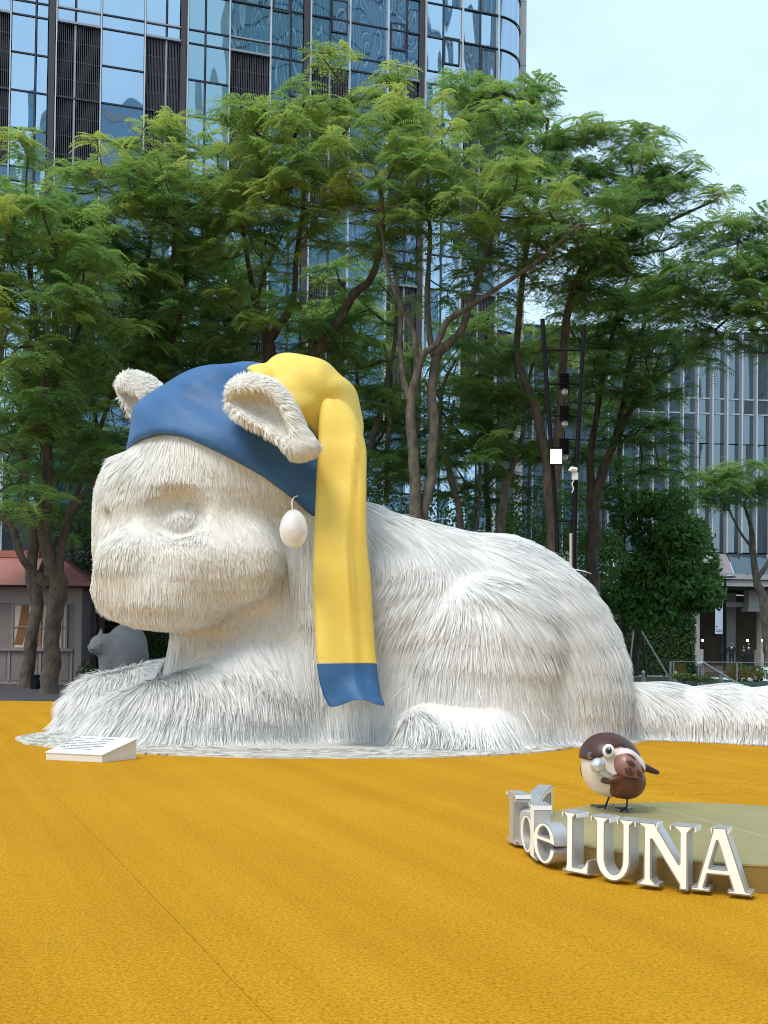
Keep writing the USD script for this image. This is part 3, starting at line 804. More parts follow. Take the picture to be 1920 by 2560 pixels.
tree('feathery_tree', 'tall yellow green feathery tree with dark straight trunk above the cat headscarf', [
    [(672, 1728, 38, .30), (674, 1400, 38, .27), (676, 1100, 38, .25), (672, 900, 38, .26), (668, 830, 38, .2), (640, 760, 37.8, .15), (628, 700, 37.6, .10), (610, 600, 37.2, .08), (590, 500, 37, .06)],
    [(674, 850, 38, .2), (720, 780, 37.6, .14), (735, 720, 37.2, .11), (745, 600, 36.8, .09), (760, 480, 36.2, .07), (735, 380, 35.8, .06), (690, 310, 35.6, .04)],
    [(676, 1010, 38, .22), (740, 930, 37.8, .21), (800, 868, 37.6, .20), (850, 800, 37.4, .18), (885, 735, 37.1, .16), (930, 690, 36.8, .13), (960, 560, 36.4, .10), (940, 420, 36, .07)],
    [(640, 760, 37.8, .09), (660, 690, 37.4, .07), (690, 620, 37, .05)]],
    [(740, 255, 120, 45, 35), (650, 290, 100, 45, 35), (835, 118, 38, 22, 35.5, .9), (770, 330, 150, 50, 35), (640, 410, 140, 55, 35.5), (830, 270, 90, 40, 35.5), (800, 430, 150, 55, 35.5), (690, 520, 170, 60, 36), (560, 600, 130, 50, 36.5), (860, 560, 130, 55, 36.2), (740, 650, 120, 45, 37, .7), (600, 780, 130, 45, 38, .9), (700, 800, 120, 45, 37.5, .9), (560, 870, 120, 40, 38.5, .9), (810, 820, 60, 40, 38, .7), (905, 220, 40, 30, 36)], .62, seed=4)
tree('feathery_tree', 'many stemmed feathery tree with pale forked trunks behind the back of the cat', [
    [(1045, 1740, 35, .27), (1046, 1500, 35, .24), (1044, 1291, 35, .22), (1033, 1152, 35, .19), (1027, 1016, 35, .17), (1045, 926, 35, .14), (1057, 887, 35, .12), (1093, 857, 34.9, .12), (1117, 805, 34.8, .11), (1162, 775, 34.6, .10), (1219, 736, 34.4, .09), (1290, 690, 34.1, .08), (1360, 640, 33.8, .06), (1450, 560, 33.4, .05)],
    [(1056, 1740, 35.3, .25), (1056, 1500, 35.3, .23), (1062, 1273, 35.3, .2), (1079, 1182, 35.4, .19), (1081, 1031, 35.4, .18), (1082, 941, 35.4, .18), (1093, 887, 35.4, .17), (1141, 842, 35.4, .14), (1164, 799, 35.3, .12), (1180, 740, 35.2, .10), (1215, 640, 35, .08), (1260, 500, 34.6, .06)],
    [(1028, 1010, 35, .14), (1006, 935, 35.1, .11), (1000, 851, 35.2, .09), (1002, 780, 35.2, .07), (980, 640, 35.3, .05)],
    [(1047, 925, 35, .11), (1038, 860, 34.9, .10), (1033, 830, 34.9, .09), (1005, 770, 34.8, .08), (975, 700, 34.6, .07), (950, 560, 34.4, .05)],
    [(1083, 890, 35.4, .13), (1074, 840, 35.5, .11), (1069, 730, 35.7, .10), (1075, 600, 35.8, .08), (1070, 440, 35.8, .06), (1060, 330, 35.8, .04)]],
    [(985, 158, 38, 20, 36, .9), (1060, 275, 120, 50, 35.5), (960, 330, 110, 50, 35), (1130, 385, 170, 55, 34.5), (1000, 450, 150, 55, 35), (1250, 470, 150, 55, 34), (1120, 540, 170, 55, 34.8), (1330, 570, 150, 50, 34), (980, 600, 100, 45, 35.5, .8), (1230, 640, 150, 45, 35, .8), (1450, 540, 130, 50, 33.5), (1080, 690, 120, 35, 36, .6)], .58, bark='bark_pale', seed=5)
tree('feathery_tree', 'wide feathery tree reaching into the sky right of the glass tower', [
    [(1392, 1735, 37, .27), (1390, 1500, 37, .24), (1380, 1300, 37, .21), (1352, 1080, 37, .17), (1316, 956, 37, .15), (1292, 881, 37, .13), (1300, 760, 36.9, .11), (1320, 600, 36.6, .10), (1350, 450, 36.3, .08), (1370, 300, 36, .05)],
    [(1380, 1250, 37, .2), (1400, 1050, 37, .18), (1410, 900, 36.9, .16), (1420, 780, 36.7, .14), (1460, 660, 36.4, .12), (1540, 560, 36, .10), (1620, 500, 35.6, .08), (1700, 430, 35.3, .05)],
    [(1430, 740, 36.6, .11), (1500, 640, 36.3, .09), (1600, 590, 36, .08), (1700, 540, 35.7, .06), (1790, 500, 35.4, .04)]],
    [(1150, 208, 105, 42, 38), (1240, 250, 120, 45, 38), (1335, 185, 48, 28, 37.5), (1260, 330, 130, 45, 37.5), (1400, 330, 130, 42, 36), (1500, 320, 100, 38, 36), (1600, 345, 80, 32, 35.5, .9), (1530, 410, 140, 45, 35.5), (1640, 430, 100, 38, 35.5, .9), (1715, 385, 45, 14, 35.3, .8), (1400, 430, 140, 50, 36), (1600, 520, 140, 42, 35.5, .9), (1775, 494, 42, 12, 35.2, .8), (1480, 620, 150, 45, 36), (1640, 610, 140, 40, 35.8), (1380, 700, 130, 40, 36.5, .8), (1560, 720, 140, 45, 36, .9)], .38, seed=6, dens=1.25)
tree('feathery_tree', 'dark leaning feathery tree with bundled trunks right of the floodlight mast', [
    [(1478, 1740, 41, .3), (1482, 1500, 41, .27), (1484, 1340, 41, .25), (1488, 1257, 41, .23), (1499, 1200, 41, .2), (1520, 1144, 41, .17), (1545, 1088, 41, .15), (1585, 1011, 40.8, .13), (1640, 950, 40.6, .11), (1741, 884, 40.2, .08)],
    [(1480, 1290, 41, .18), (1476, 1150, 41.2, .15), (1490, 1050, 41.4, .13), (1505, 950, 41.5, .12), (1530, 840, 41.5, .1), (1560, 720, 41.5, .07)],
    [(1486, 1260, 41, .14), (1530, 1120, 41.4, .12), (1560, 1000, 41.6, .1), (1575, 900, 41.7, .08), (1620, 790, 41.8, .06)]],
    [(1560, 700, 130, 45, 40.5), (1480, 790, 120, 45, 41), (1620, 780, 130, 45, 40.5), (1540, 880, 120, 45, 41, .9), (1660, 880, 100, 38, 40.5, .9), (1470, 960, 90, 40, 41, .8), (1610, 990, 95, 40, 40.5), (1640, 1080, 90, 35, 40.5), (1660, 1160, 75, 32, 40.5, .9), (1560, 1080, 60, 30, 41, .6)], .12, seed=7, dens=1.25)
tree('feathery_tree', 'dark green feathery tree hanging in from the right edge above the arcade', [
    [(2010, 1738, 34, .3), (2000, 1400, 34, .25), (1985, 1100, 34, .2), (1960, 900, 34, .15), (1900, 780, 34, .11), (1840, 700, 34, .08)],
    [(1985, 1050, 34, .15), (2010, 800, 34, .12), (1980, 650, 34, .08)]],
    [(1800, 600, 100, 38, 34), (1890, 585, 60, 40, 34), (1780, 690, 130, 45, 34), (1880, 700, 90, 55, 34), (1720, 770, 110, 40, 34.5), (1860, 800, 95, 50, 34), (1930, 860, 70, 50, 34, .8), (1780, 860, 70, 30, 34.5, .6), (1960, 700, 100, 80, 34)], .16, seed=8, dens=1.25)
tree('feathery_tree', 'slender feathery tree with mottled thin stems between the forked trunks and the mast', [
    [(1168, 1735, 39, .18), (1166, 1500, 39, .16), (1150, 1290, 39, .14), (1129, 1212, 39, .13), (1108, 1122, 39, .11), (1099, 1062, 39, .09), (1110, 960, 39, .07), (1140, 900, 39, .05)],
    [(1250, 1735, 38, .2), (1252, 1420, 38, .18), (1255, 1290, 38, .15), (1264, 1212, 38, .13), (1285, 1160, 38, .11), (1310, 1050, 38, .08), (1290, 940, 38, .05)],
    [(1130, 1220, 39, .08), (1120, 1130, 39.2, .07), (1135, 1000, 39.4, .05)],
    [(1192, 1735, 38.5, .07), (1192, 1400, 38.5, .06), (1200, 1200, 38.5, .05), (1190, 1090, 38.5, .03)]],
    [(1190, 900, 110, 36, 38), (1170, 980, 110, 36, 38), (1220, 1080, 95, 34, 37.5), (1190, 1140, 110, 34, 37.5), (1280, 1000, 80, 36, 38, .9), (1290, 1130, 70, 30, 38, .9), (1300, 880, 80, 36, 38.5), (1140, 1060, 70, 26, 38.5, .7), (1350, 980, 60, 30, 38, .7)], .20, bark='bark_pale', seed=9)
tree('feathery_tree', 'thin feathery tree leaning right just behind the hanging yellow scarf', [
    [(900, 1735, 40, .2), (902, 1400, 40, .17), (910, 1190, 40, .15), (925, 1116, 40, .13), (955, 1010, 40, .12), (974, 930, 40, .10), (987, 850, 40, .08), (990, 760, 40, .05)],
    [(965, 1250, 40, .1), (970, 1100, 40, .09), (980, 960, 40.2, .07), (960, 860, 40.2, .05)]],
    [(880, 880, 90, 34, 39.5, .8), (940, 780, 110, 36, 39.5), (900, 1000, 80, 32, 39.5, .8), (930, 1150, 75, 28, 39, .9), (1000, 1120, 50, 24, 39, .8), (860, 700, 90, 34, 40), (980, 1190, 70, 26, 39, .9)], .22, bark='bark_pale', seed=10)
tree('feathery_tree', 'distant bare limbed tree standing before the arcade pillars', [
    [(1925, 1668, 66, .3), (1915, 1560, 66, .3), (1908, 1500, 66, .27), (1890, 1450, 66, .24), (1884, 1385, 66, .2), (1880, 1330, 66, .14), (1860, 1260, 66, .1)],
    [(1892, 1450, 66, .16), (1925, 1400, 66, .14), (1960, 1340, 66, .1)],
    [(1882, 1370, 66, .1), (1850, 1330, 66, .08), (1820, 1270, 66, .05)]],
    [(1800, 1200, 75, 32, 64), (1870, 1180, 70, 30, 65), (1770, 1240, 55, 28, 64), (1840, 1240, 60, 24, 66, .7), (1920, 1220, 50, 30, 66)], .15, bark='bark_pale', seed=11, size=1.2)
for k, (px, lab) in enumerate(((470, 'thin dark feathery tree behind the cat headscarf, left of the straight trunk'), (560, 'crooked feathery tree half hidden behind the blue headscarf'))):
    tree('feathery_tree', lab, [[(px, 1725, 42, .17), (px + 4, 1300, 42, .15), (px - 10, 1050, 42, .12), (px + 15, 900, 42, .1), (px - 5, 760, 42, .08), (px + 10, 640, 42, .05)]],
         [(px, 660, 110, 40, 42), (px + 40, 770, 110, 36, 42), (px - 40, 860, 110, 36, 42), (px, 930, 100, 30, 42)], .2, seed=20 + k)

tree('feathery_tree', 'low spreading feathery tree right behind the middle of the cat back', [[(1230, 1725, 43, .15), (1225, 1400, 43, .13), (1215, 1150, 43, .11), (1230, 980, 43, .09), (1210, 820, 43, .06)], [(1220, 1200, 43, .09), (1290, 1060, 43, .07), (1330, 920, 43, .05)], [(1216, 1160, 43, .08), (1120, 1050, 43, .07), (1060, 950, 43, .05)]],
     [(1210, 830, 130, 40, 43), (1100, 930, 110, 38, 43), (1320, 900, 110, 38, 43), (1200, 1000, 130, 40, 42.5), (1050, 1040, 100, 36, 43), (1340, 1040, 100, 36, 43), (1150, 1110, 120, 36, 42.5), (1290, 1150, 110, 36, 42.5), (1060, 1170, 100, 34, 42.5), (1200, 1220, 130, 36, 42), (1400, 880, 80, 34, 43), (1400, 1130, 80, 36, 42.5)], .40, seed=31)
tree('feathery_tree', 'low spreading feathery tree beyond the hanging yellow scarf', [[(890, 1725, 44, .15), (885, 1400, 44, .13), (880, 1150, 44, .11), (895, 980, 44, .09), (880, 820, 44, .06)], [(882, 1200, 44, .08), (960, 1080, 44, .06), (1000, 980, 44, .05)]],
     [(880, 800, 110, 38, 44), (960, 880, 110, 38, 44), (840, 900, 80, 36, 44), (940, 980, 120, 38, 44), (1000, 1080, 100, 36, 43.5), (900, 1090, 100, 36, 43.5), (960, 1170, 110, 34, 43.5), (800, 780, 80, 34, 44)], .36, seed=32)
tree('feathery_tree', 'low feathery tree behind the dark bundled trunks on the right', [[(1560, 1715, 47, .15), (1558, 1400, 47, .13), (1550, 1150, 47, .1), (1560, 950, 47, .07)]],
     [(1500, 860, 110, 38, 47), (1590, 900, 90, 36, 47), (1450, 980, 90, 36, 47), (1540, 1040, 90, 36, 47), (1480, 1130, 90, 36, 47), (1590, 1180, 80, 34, 46.5, .8), (1440, 1230, 80, 34, 46.5)], .25, seed=33)
tree('feathery_tree', 'low feathery tree with drooping sprays behind the far ear', [[(250, 1720, 40, .15), (245, 1450, 40, .13), (250, 1200, 40, .1), (235, 1000, 40, .08)]],
     [(230, 1000, 120, 38, 40), (150, 1080, 100, 36, 40), (280, 1100, 90, 34, 40), (180, 1190, 120, 36, 39.5), (290, 1200, 60, 30, 39.5), (110, 980, 90, 34, 40), (200, 1290, 90, 30, 39, .7), (330, 900, 90, 34, 40.5), (420, 900, 70, 30, 41)], .34, seed=34)

# leafy round tree, hedges, shrubs
rr = np.random.default_rng(21)
lt = thing('round_tree', 'dense round broad leaved tree beside the clipped hedge on the right', 'tree')
Yt = 46.0; mt_ = Yt / FPX
obj('trunk', tube([W(1588, 1690, Yt), W(1592, 1600, Yt), W(1600, 1480, Yt)], [.14, .12, .1], 9), 'bark', lt, smooth=50)
P, Nn = [], []
big = ((1600, 1310, 100, 75), (1690, 1300, 70, 60), (1720, 1390, 75, 65), (1560, 1420, 80, 80), (1650, 1450, 95, 70), (1745, 1470, 45, 45), (1690, 1500, 65, 45), (1590, 1500, 70, 50))
for (px, py, rx, ry) in big:
    for q_ in range(7):
        a_ = rr.uniform(0, 6.28); k_ = rr.uniform(.25, 1.0)
        c = W(px + rx * k_ * math.cos(a_), py + ry * k_ * math.sin(a_), Yt + rr.uniform(-1.3, 1.3)); sz = rr.uniform(.3, .62)
        a, b = lobes(rr, c, np.array([.75, .7, .55]) * (.6 + sz), 360); P.append(a); Nn.append(b)
obj('crown', leaf_mass(np.vstack(P), np.vstack(Nn) + [0, 0, .35], rr, .24, .12), 'leaf_broad', lt, kind='stuff')


def hedge(label, lo, hi, m, n, ln=.10, seed=0, cat='hedge', name='hedge'):
    rng = np.random.default_rng(seed); lo, hi = np.array(lo, float), np.array(hi, float); ext = hi - lo
    h = thing(name, label, cat)
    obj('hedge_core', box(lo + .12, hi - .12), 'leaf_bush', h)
    A = np.array([ext[1] * ext[2], ext[0] * ext[2], ext[0] * ext[1]]); A = np.array([A[0], A[0], A[1] * 2, A[1] * .3, A[2], 0]); which = rng.choice(6, n, p=A / A.sum())
    p = rng.uniform(0, 1, (n, 3)) * ext + lo; nn = np.zeros((n, 3))
    for k in range(6):
        m_ = which == k; ax = k // 2; lo_side = (k % 2 == 0) != (ax == 2)
        p[m_, ax] = (lo if lo_side else hi)[ax]; nn[m_, ax] = -1 if lo_side else 1
    p += (meshkit.fbm(p * 1.4, 3)[:, None] - .5) * .16 + rng.normal(0, .035, p.shape)
    obj('foliage', leaf_mass(p, nn, rng, ln, ln * .55), m, h, kind='stuff')
    return h


hz = W(1500, 1541, 56)[2]
hedge('tall clipped dark hedge with a lighter top in front of the arcade', (W(1500, 1600, 56)[0], 56, 0), (W(1738, 1600, 56)[0], 58, hz), 'leaf_hedge', 9000, .15, 1)
hedge('clipped hedge behind the grey cat statue', (W(150, 1600, 42)[0], 42, 0), (W(560, 1600, 42)[0], 43.2, W(300, 1545, 42)[2]), 'leaf_hedge', 9000, .13, 2)
hedge('dark clipped hedge behind the straw cat under the slender trees', (W(560, 1600, 44)[0], 44, 0), (W(1500, 1600, 44)[0], 45.2, 2.0), 'leaf_hedge', 12000, .15, 3)


def shrub(label, lobesl, m, n, ln=.12, seed=0, flower=None, name='shrub', cat='shrub'):
    rng = np.random.default_rng(seed); t = thing(name, label, cat); P, Nn = [], []
    for (px, py, rx, ry, Y) in lobesl:
        k = Y / FPX; a, b = lobes(rng, W(px, py, Y), np.array([rx * k, max(.4, rx * k * .7), ry * k]), int(n * rx * ry / 4000)); P.append(a); Nn.append(b)
    P, Nn = np.vstack(P), np.vstack(Nn); ok = P[:, 2] > .02; P, Nn = P[ok], Nn[ok]
    obj('foliage', leaf_mass(P, Nn + [0, 0, .3], rng, ln, ln * .5), m, t, kind='stuff')
    c = W(lobesl[0][0], lobesl[0][1], lobesl[0][4])
    obj('stem', tube([(c[0], c[1], 0), (c[0] + .03, c[1], max(c[2], .2))], [.04, .02], 6), 'bark', t)
    if flower:
        q = P[rng.integers(0, len(P), flower[1])]
        obj('blossom', leaf_mass(q, np.tile([0, -.6, .6], (len(q), 1)), rng, ln * .9, ln * .8), flower[0], t, kind='stuff')
    return t


shrub('tall dark shrub with a few pink blossoms between the kiosk and the cat chin', [(250, 1400, 95, 100, 41), (190, 1480, 60, 80, 41.5), (320, 1470, 80, 90, 42), (240, 1300, 80, 60, 42)], 'leaf_bush', 1600, .14, 5, ('flower_red', 14))
shrub('low flowering border plants at the feet of the grey cat statue', [(215, 1680, 26, 22, 38.5), (240, 1690, 24, 14, 38.3), (375, 1680, 18, 16, 39)], 'leaf_hedge', 2400, .09, 6, ('curtain_pale', 60))
shrub('light green shrub under the slender trees behind the cat back', [(980, 1290, 90, 55, 40), (1130, 1280, 80, 60, 41), (1230, 1330, 90, 60, 41), (930, 1230, 60, 50, 41)], 'leaf_broad', 900, .14, 7)
shrub('leafy shrub at the foot of the floodlight mast', [(1330, 1300, 80, 90, 42), (1420, 1340, 80, 90, 43), (1500, 1390, 70, 80, 43), (1300, 1400, 90, 60, 42)], 'leaf_broad', 900, .14, 8)
shrub('yellow flowering ground plants just above the straw tail', [(1710, 1692, 30, 10, 38), (1755, 1697, 26, 9, 38)], 'leaf_hedge', 6000, .09, 9, ('flower_yellow', 60))
shrub('rounded fern like bush behind the glass railing', [(1845, 1683, 30, 24, 49.6)], 'leaf_hedge', 3000, .14, 10)
shrub('smaller rounded bush behind the glass railing beside the white car', [(1893, 1684, 18, 20, 49.8)], 'leaf_hedge', 3600, .14, 13)
shrub('low dark planting in front of the tall clipped hedge', [(1660, 1665, 60, 20, 53), (1560, 1668, 50, 18, 53)], 'leaf_bush', 2200, .13, 11)

# young staked tree
yt = thing('young_tree', 'young bare tree propped by two slanting stakes in front of the clipped hedge', 'tree')
obj('trunk', tube([W(1612, 1694, 50), W(1610, 1640, 50), W(1603, 1575, 50)], [.1, .085, .07], 8), 'bark', yt)
for a in ([(1603, 1580), (1592, 1530), (1588, 1480)], [(1604, 1570), (1612, 1500), (1614, 1470)], [(1605, 1575), (1630, 1530), (1650, 1515), (1670, 1512)]):
    obj('branch', tube([W(x, y, 50) for x, y in a], np.linspace(.045, .02, len(a)), 6), 'bark_pale', yt)
obj('stake', tube([W(1601, 1572, 50), W(1671, 1692, 48.6)], .035, 6), 'stake', yt)
obj('stake', tube([W(1584, 1575, 50), W(1574, 1670, 48.8), W(1572, 1694, 48.5)], .03, 6), 'stake', yt)

# ------------------------------------------------------------------ kiosk
YK = 38.5; mk = YK / FPX
kx = lambda px: W(px, 1600, YK)[0]
kz = lambda py, px=60: W(px, py, YK)[2]
kk = thing('kiosk', 'mauve wooden kiosk with a reddish roof behind two tree trunks', 'kiosk')
x1, x0 = kx(203), kx(-160)
zt = kz(1468)
obj('wall', box((x0, YK, 0), (x1, YK + 3.2, zt)), 'kiosk_wall', kk)
obj('plinth', box((x0, YK - .07, .0), (x1 + .05, YK - .004, kz(1706))), 'kiosk_trim', kk)
obj('corner_post', box((kx(187), YK - .05, kz(1706)), (x1 + .02, YK - .003, zt)), 'kiosk_trim', kk)
obj('frieze', box((x0, YK - .04, kz(1508)), (kx(187) - .005, YK - .003, zt)), 'kiosk_trim', kk)
obj('ledge', box((x0, YK - .1, kz(1627)), (kx(184), YK - .003, kz(1620))), 'kiosk_trim', kk)
for px in (-60, 24, 102, 180):
    obj('batten', box((kx(px) - .035, YK - .035, kz(1704)), (kx(px) + .035, YK - .002, kz(1628))), 'kiosk_trim', kk)
for px0, px1 in ((-55, 20), (28, 98), (106, 176)):
    obj('panel', box((kx(px0) + .05, YK - .015, kz(1700)), (kx(px1) - .05, YK - .001, kz(1633))), 'kiosk_wall', kk)
wx0, wx1, wz0, wz1 = kx(34), kx(164), kz(1618), kz(1512)
fr = [box((wx0 - .06, YK - .06, wz0 - .05), (wx0, YK - .005, wz1 + .05)), box((wx1, YK - .06, wz0 - .05), (wx1 + .06, YK - .005, wz1 + .05)), box((wx0, YK - .06, wz1), (wx1, YK - .005, wz1 + .05)), box((wx0, YK - .06, wz0 - .05), (wx1, YK - .005, wz0))]
wf = obj('window', cat_(fr), 'kiosk_trim', kk)
obj('curtain', box((wx0, YK - .012, wz0), (wx1, YK - .006, wz1)), 'curtain_pale', wf)
for pts in ([(55, 1513), (73, 1513), (72, 1560), (56, 1612), (36, 1611), (47, 1560)], [(96, 1513), (110, 1513), (104, 1617), (90, 1617)]):
    pg = Polygon([(W(x, y, YK)[0], W(x, y, YK)[2]) for x, y in pts])
    obj('drape', prism(pg, .008, frame((0, YK - .014, 0), (1, 0, 0), (0, 0, 1))), 'curtain_brown', wf)
for px in (101, 155):
    obj('glazing_bar', box((kx(px) - .02, YK - .05, wz0), (kx(px) + .02, YK - .023, wz1)), 'kiosk_trim', wf)
obj('glazing_bar', box((wx0, YK - .048, kz(1567) - .02), (wx1, YK - .024, kz(1567) + .02)), 'kiosk_trim', wf)
# roof with a flared eave
prof = [(0, -.62, zt + .04), (.0, -.62, zt + .12), (0, -.1, zt + .32), (0, .6, zt + .72), (0, 1.6, zt + 1.05)]
ov = .68
xr = np.array([x0 - ov, x1 + ov])
sec = np.array([[-.62, zt + .05], [-.60, zt + .13], [-.2, zt + .24], [.25, zt + .5], [.9, zt + .95], [1.6, zt + 1.1]])
vv, ff = [], []
for k, (dy, z) in enumerate(sec):
    ins = (dy + .62)
    e = x1 + ov - ins
    ring = [(x0 - 4, YK + dy, z), (e, YK + dy, z), (e, YK + 3.2 - dy, z), (x0 - 4, YK + 3.2 - dy, z)]
    vv += ring
for k in range(len(sec) - 1):
    a, b = 4 * k, 4 * k + 4
    ff += [[a, a + 1, b + 1, b], [a + 1, a + 2, b + 2, b + 1], [a + 2, a + 3, b + 3, b + 2]]
obj('roof', (np.array(vv), np.array(ff)), 'kiosk_roof', kk)
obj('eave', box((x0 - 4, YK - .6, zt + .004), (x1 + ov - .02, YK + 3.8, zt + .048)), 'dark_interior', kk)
obj('ridge', box((x0 - 4, YK + 1.4, zt + 1.08), (kx(62), YK + 1.8, zt + 1.32)), 'kiosk_roof', kk)
obj('notice_card', box((kx(80), YK - .9, kz(1691)), (kx(92), YK - .88, kz(1679))), 'sign_white', label='small white notice card standing between the two kiosk trunks', cat='card')
bx = thing('black_box', 'black utility box on the ground between the two kiosk trunks', 'box')
bl, bh = W(77, 1724, 34.8), W(91, 1690, 34.8)
obj('body', box((bl[0], 34.8, 0), (bh[0], 35.2, bh[2])), 'black_metal', bx)
obj('lid', box((bl[0] - .02, 34.78, bh[2]), (bh[0] + .02, 35.22, bh[2] + .03)), 'black_metal', bx)
obj('planter_kerb', box((W(195, 1700, 38)[0], 37.6, .0), (W(560, 1700, 38)[0], 37.9, .18)), 'kerb_stone', label='low stone kerb edging the planting bed behind the cat paws', cat='kerb')

# ------------------------------------------------------------------ grey cat statue
YS = 35.5; ms = YS / FPX
S = lambda px, py, dy=0: W(px, py, YS + dy)
E_ = lambda p, px, py, rx, ry, rz, dy=0, **k: sd_ell(p, S(px, py, dy), (rx * ms, ry * ms, rz * ms), **k)


def grey_cat(p):
    d = E_(p, 318, 1618, 50, 55, 60)
    d = smin(d, E_(p, 290, 1640, 38, 42, 45, -.25), .35)
    h = E_(p, 256, 1613, 31, 32, 28, -.45)
    h = smin(h, E_(p, 236, 1621, 15, 18, 13, -.7), .12)
    for px, py, dy in ((250, 1611, -.86), (232, 1607, -.74)):
        h = smin(h, E_(p, px, py, 5.0, 4, 4.5, dy), .03)
    h = smax(h, -E_(p, 234, 1627, 12, 10, 1.4, -.93), .03)
    h = smin(h, E_(p, 223, 1616, 5, 6, 4, -.82), .05)
    d = smin(d, h, .18)
    for bx_, by_, tx_, ty_, dy in ((251, 1592, 253, 1571, -.25), (283, 1596, 288, 1584, -.55)):
        d = smin(d, np.maximum(sd_cap(p, S(bx_, by_, dy), S(tx_, ty_, dy), .15 if bx_ > 260 else .10, .02), np.abs(p[:, 1] - (YS + dy)) - .07), .05)
    for px, dy, top in ((267, -.5, 1655), (305, -.55, 1655), (330, .3, 1650), (352, .15, 1640)):
        a = S(px, top, dy); d = smin(d, sd_cap(p, a, (a[0], a[1], .0), .24, .20), .12)
    a, b, c = S(330, 1570, .5), S(329, 1540, .6), S(326, 1500, .6)
    d = smin(d, np.minimum(sd_cap(p, a, b, .15, .13), sd_cap(p, b, c, .13, .11)), .08)
    return np.maximum(d, -p[:, 2] + .25)


g = nets(grey_cat, (S(200, 1600)[0], YS - 1.7, .2), (S(385, 1600)[0], YS + 1.5, 3.2), .035)
gs = thing('cat_statue', 'smooth grey cat statue standing with raised tail between the kiosk and the straw cat', 'statue')
obj('body', g, 'statue_grey', gs, smooth=True)
obj('plinth', box((S(255, 1600)[0], YS - 1.1, 0), (S(372, 1600)[0], YS + .8, .27)), 'statue_grey', gs)

# ------------------------------------------------------------------ floodlight mast
YM = 27.5
mm = thing('lamp_mast', 'black ladder shaped lighting mast behind the back of the straw cat', 'mast')
L1 = [W(1356, 798, YM), W(1378, 1116, YM), W(1392, 1313, YM), W(1396, 1500, YM)]
R1 = [W(1461, 812, YM), W(1441, 1172, YM), W(1434, 1341, YM), W(1434, 1500, YM)]
obj('rail', tube(L1 + [np.array([L1[-1][0], YM, 0])], .055, 8), 'black_metal', mm)
obj('rail', tube(R1 + [np.array([R1[-1][0], YM, 0])], [.05, .06, .085, .085, .085], 8), 'black_metal', mm)
for a, b in (((1361, 875), (1458, 875)), ((1367, 959), (1453, 959)), ((1373, 1039), (1448, 1039)), ((1378, 1119), (1444, 1119)), ((1390, 1302), (1437, 1302))):
    obj('rung', tube([W(*a, YM), W(*b, YM)], .03, 6), 'black_metal', mm)
for y0, y1 in ((937, 972), (1017, 1052), (1098, 1136)):
    h_ = obj('lamp_housing', tube([W(1411, y0 + (y1 - y0) * s, YM) for s in np.linspace(0, 1, 15)], [.09 if k % 2 else .13 for k in range(15)], 12), 'black_metal', mm)
    obj('bulb', tube([W(1412, y1 + k, YM) for k in (0, 4, 12, 16)], [.06, .075, .075, .03], 10), 'bulb_glass', h_)
    obj('hanger', tube([W(1411, y0 - 20, YM), W(1411, y0, YM)], .015, 5), 'black_metal', mm)
fl = thing('floodlight', 'bright square floodlight with rows of lit panels fixed to the black mast', 'floodlight')
c0 = W(1391, 1141, YM - .25)
obj('case', box(c0 + [-.15, 0, -.19], c0 + [.15, .12, .19]), 'black_metal', fl)
for ix in (0, 1):
    for iz in (0, 1, 2):
        a = c0 + [-.13 + ix * .135, -.012, -.17 + iz * .117]
        obj('led_panel', box(a, a + [.122, .01, .104]), 'led_panel', fl)
obj('bracket', tube([c0 + [.0, .12, 0], W(1382, 1145, YM)], .03, 6), 'black_metal', fl)
cb = thing('surveillance_camera', 'small white camera with hood and box on the black mast', 'camera')
c1 = W(1437, 1190, YM - .14)
obj('box', box(c1 + [-.07, -.05, -.09], c1 + [.07, .05, .08]), 'white_box', cb)
obj('hood', tube([c1 + [.02, -.02, .14], c1 + [-.1, -.08, .15], c1 + [-.16, -.1, .11]], [.07, .06, .02], 8), 'white_box', cb)
obj('cable', tube([c1 + [-.02, -.02, -.09], c1 + [-.07, -.02, -.2], c1 + [-.03, -.02, -.3], c1 + [-.06, 0, -.4]], .015, 5), 'white_box', cb)
obj('thin_post', tube([W(1427, 1333, 27), W(1427, 1420, 27), np.array([W(1427, 1420, 27)[0], 27, 0])], .035, 6), 'stake', label='thin pale post rising beside the foot of the black mast', cat='post')

# ------------------------------------------------------------------ street furniture on the right
YL = 70.0
lp = thing('street_lamp', 'black street lamp post with a shallow pale lantern in front of the arcade', 'lamp')
xb = W(1812, 1600, YL)
obj('post', tube([(xb[0], YL, 0), (xb[0], YL, W(1812, 1446, YL)[2])], [.09, .08], 8), 'black_metal', lp)
t_ = W(1822, 1441, YL)
obj('lantern', trimesh.creation.revolve([(0, .12), (.25, .1), (.42, 0), (.36, -.08), (0, -.1)], sections=16, transform=trimesh.transformations.translation_matrix(t_)), 'rail_metal', lp)
bn = thing('banner', 'tall narrow pale blue banner with a black ink swirl hung on the street lamp post', 'banner')
a, b = W(1787, 1585, YL), W(1807, 1495, YL)
obj('frame', cat_([box((a[0] - .14, YL - .03, a[2] - .1), (b[0] + .1, YL + .03, b[2] + .1))]), 'black_metal', bn)
obj('sheet', box((a[0], YL - .045, a[2]), (b[0], YL - .032, b[2])), 'banner_paper', bn)
u = b[0] - a[0]; hh = b[2] - a[2]
arc = [(a[0] + u * (.5 + .30 * math.cos(t)), a[2] + hh * (.80 + .13 * math.sin(t))) for t in np.linspace(-.4, 4.9, 24)]
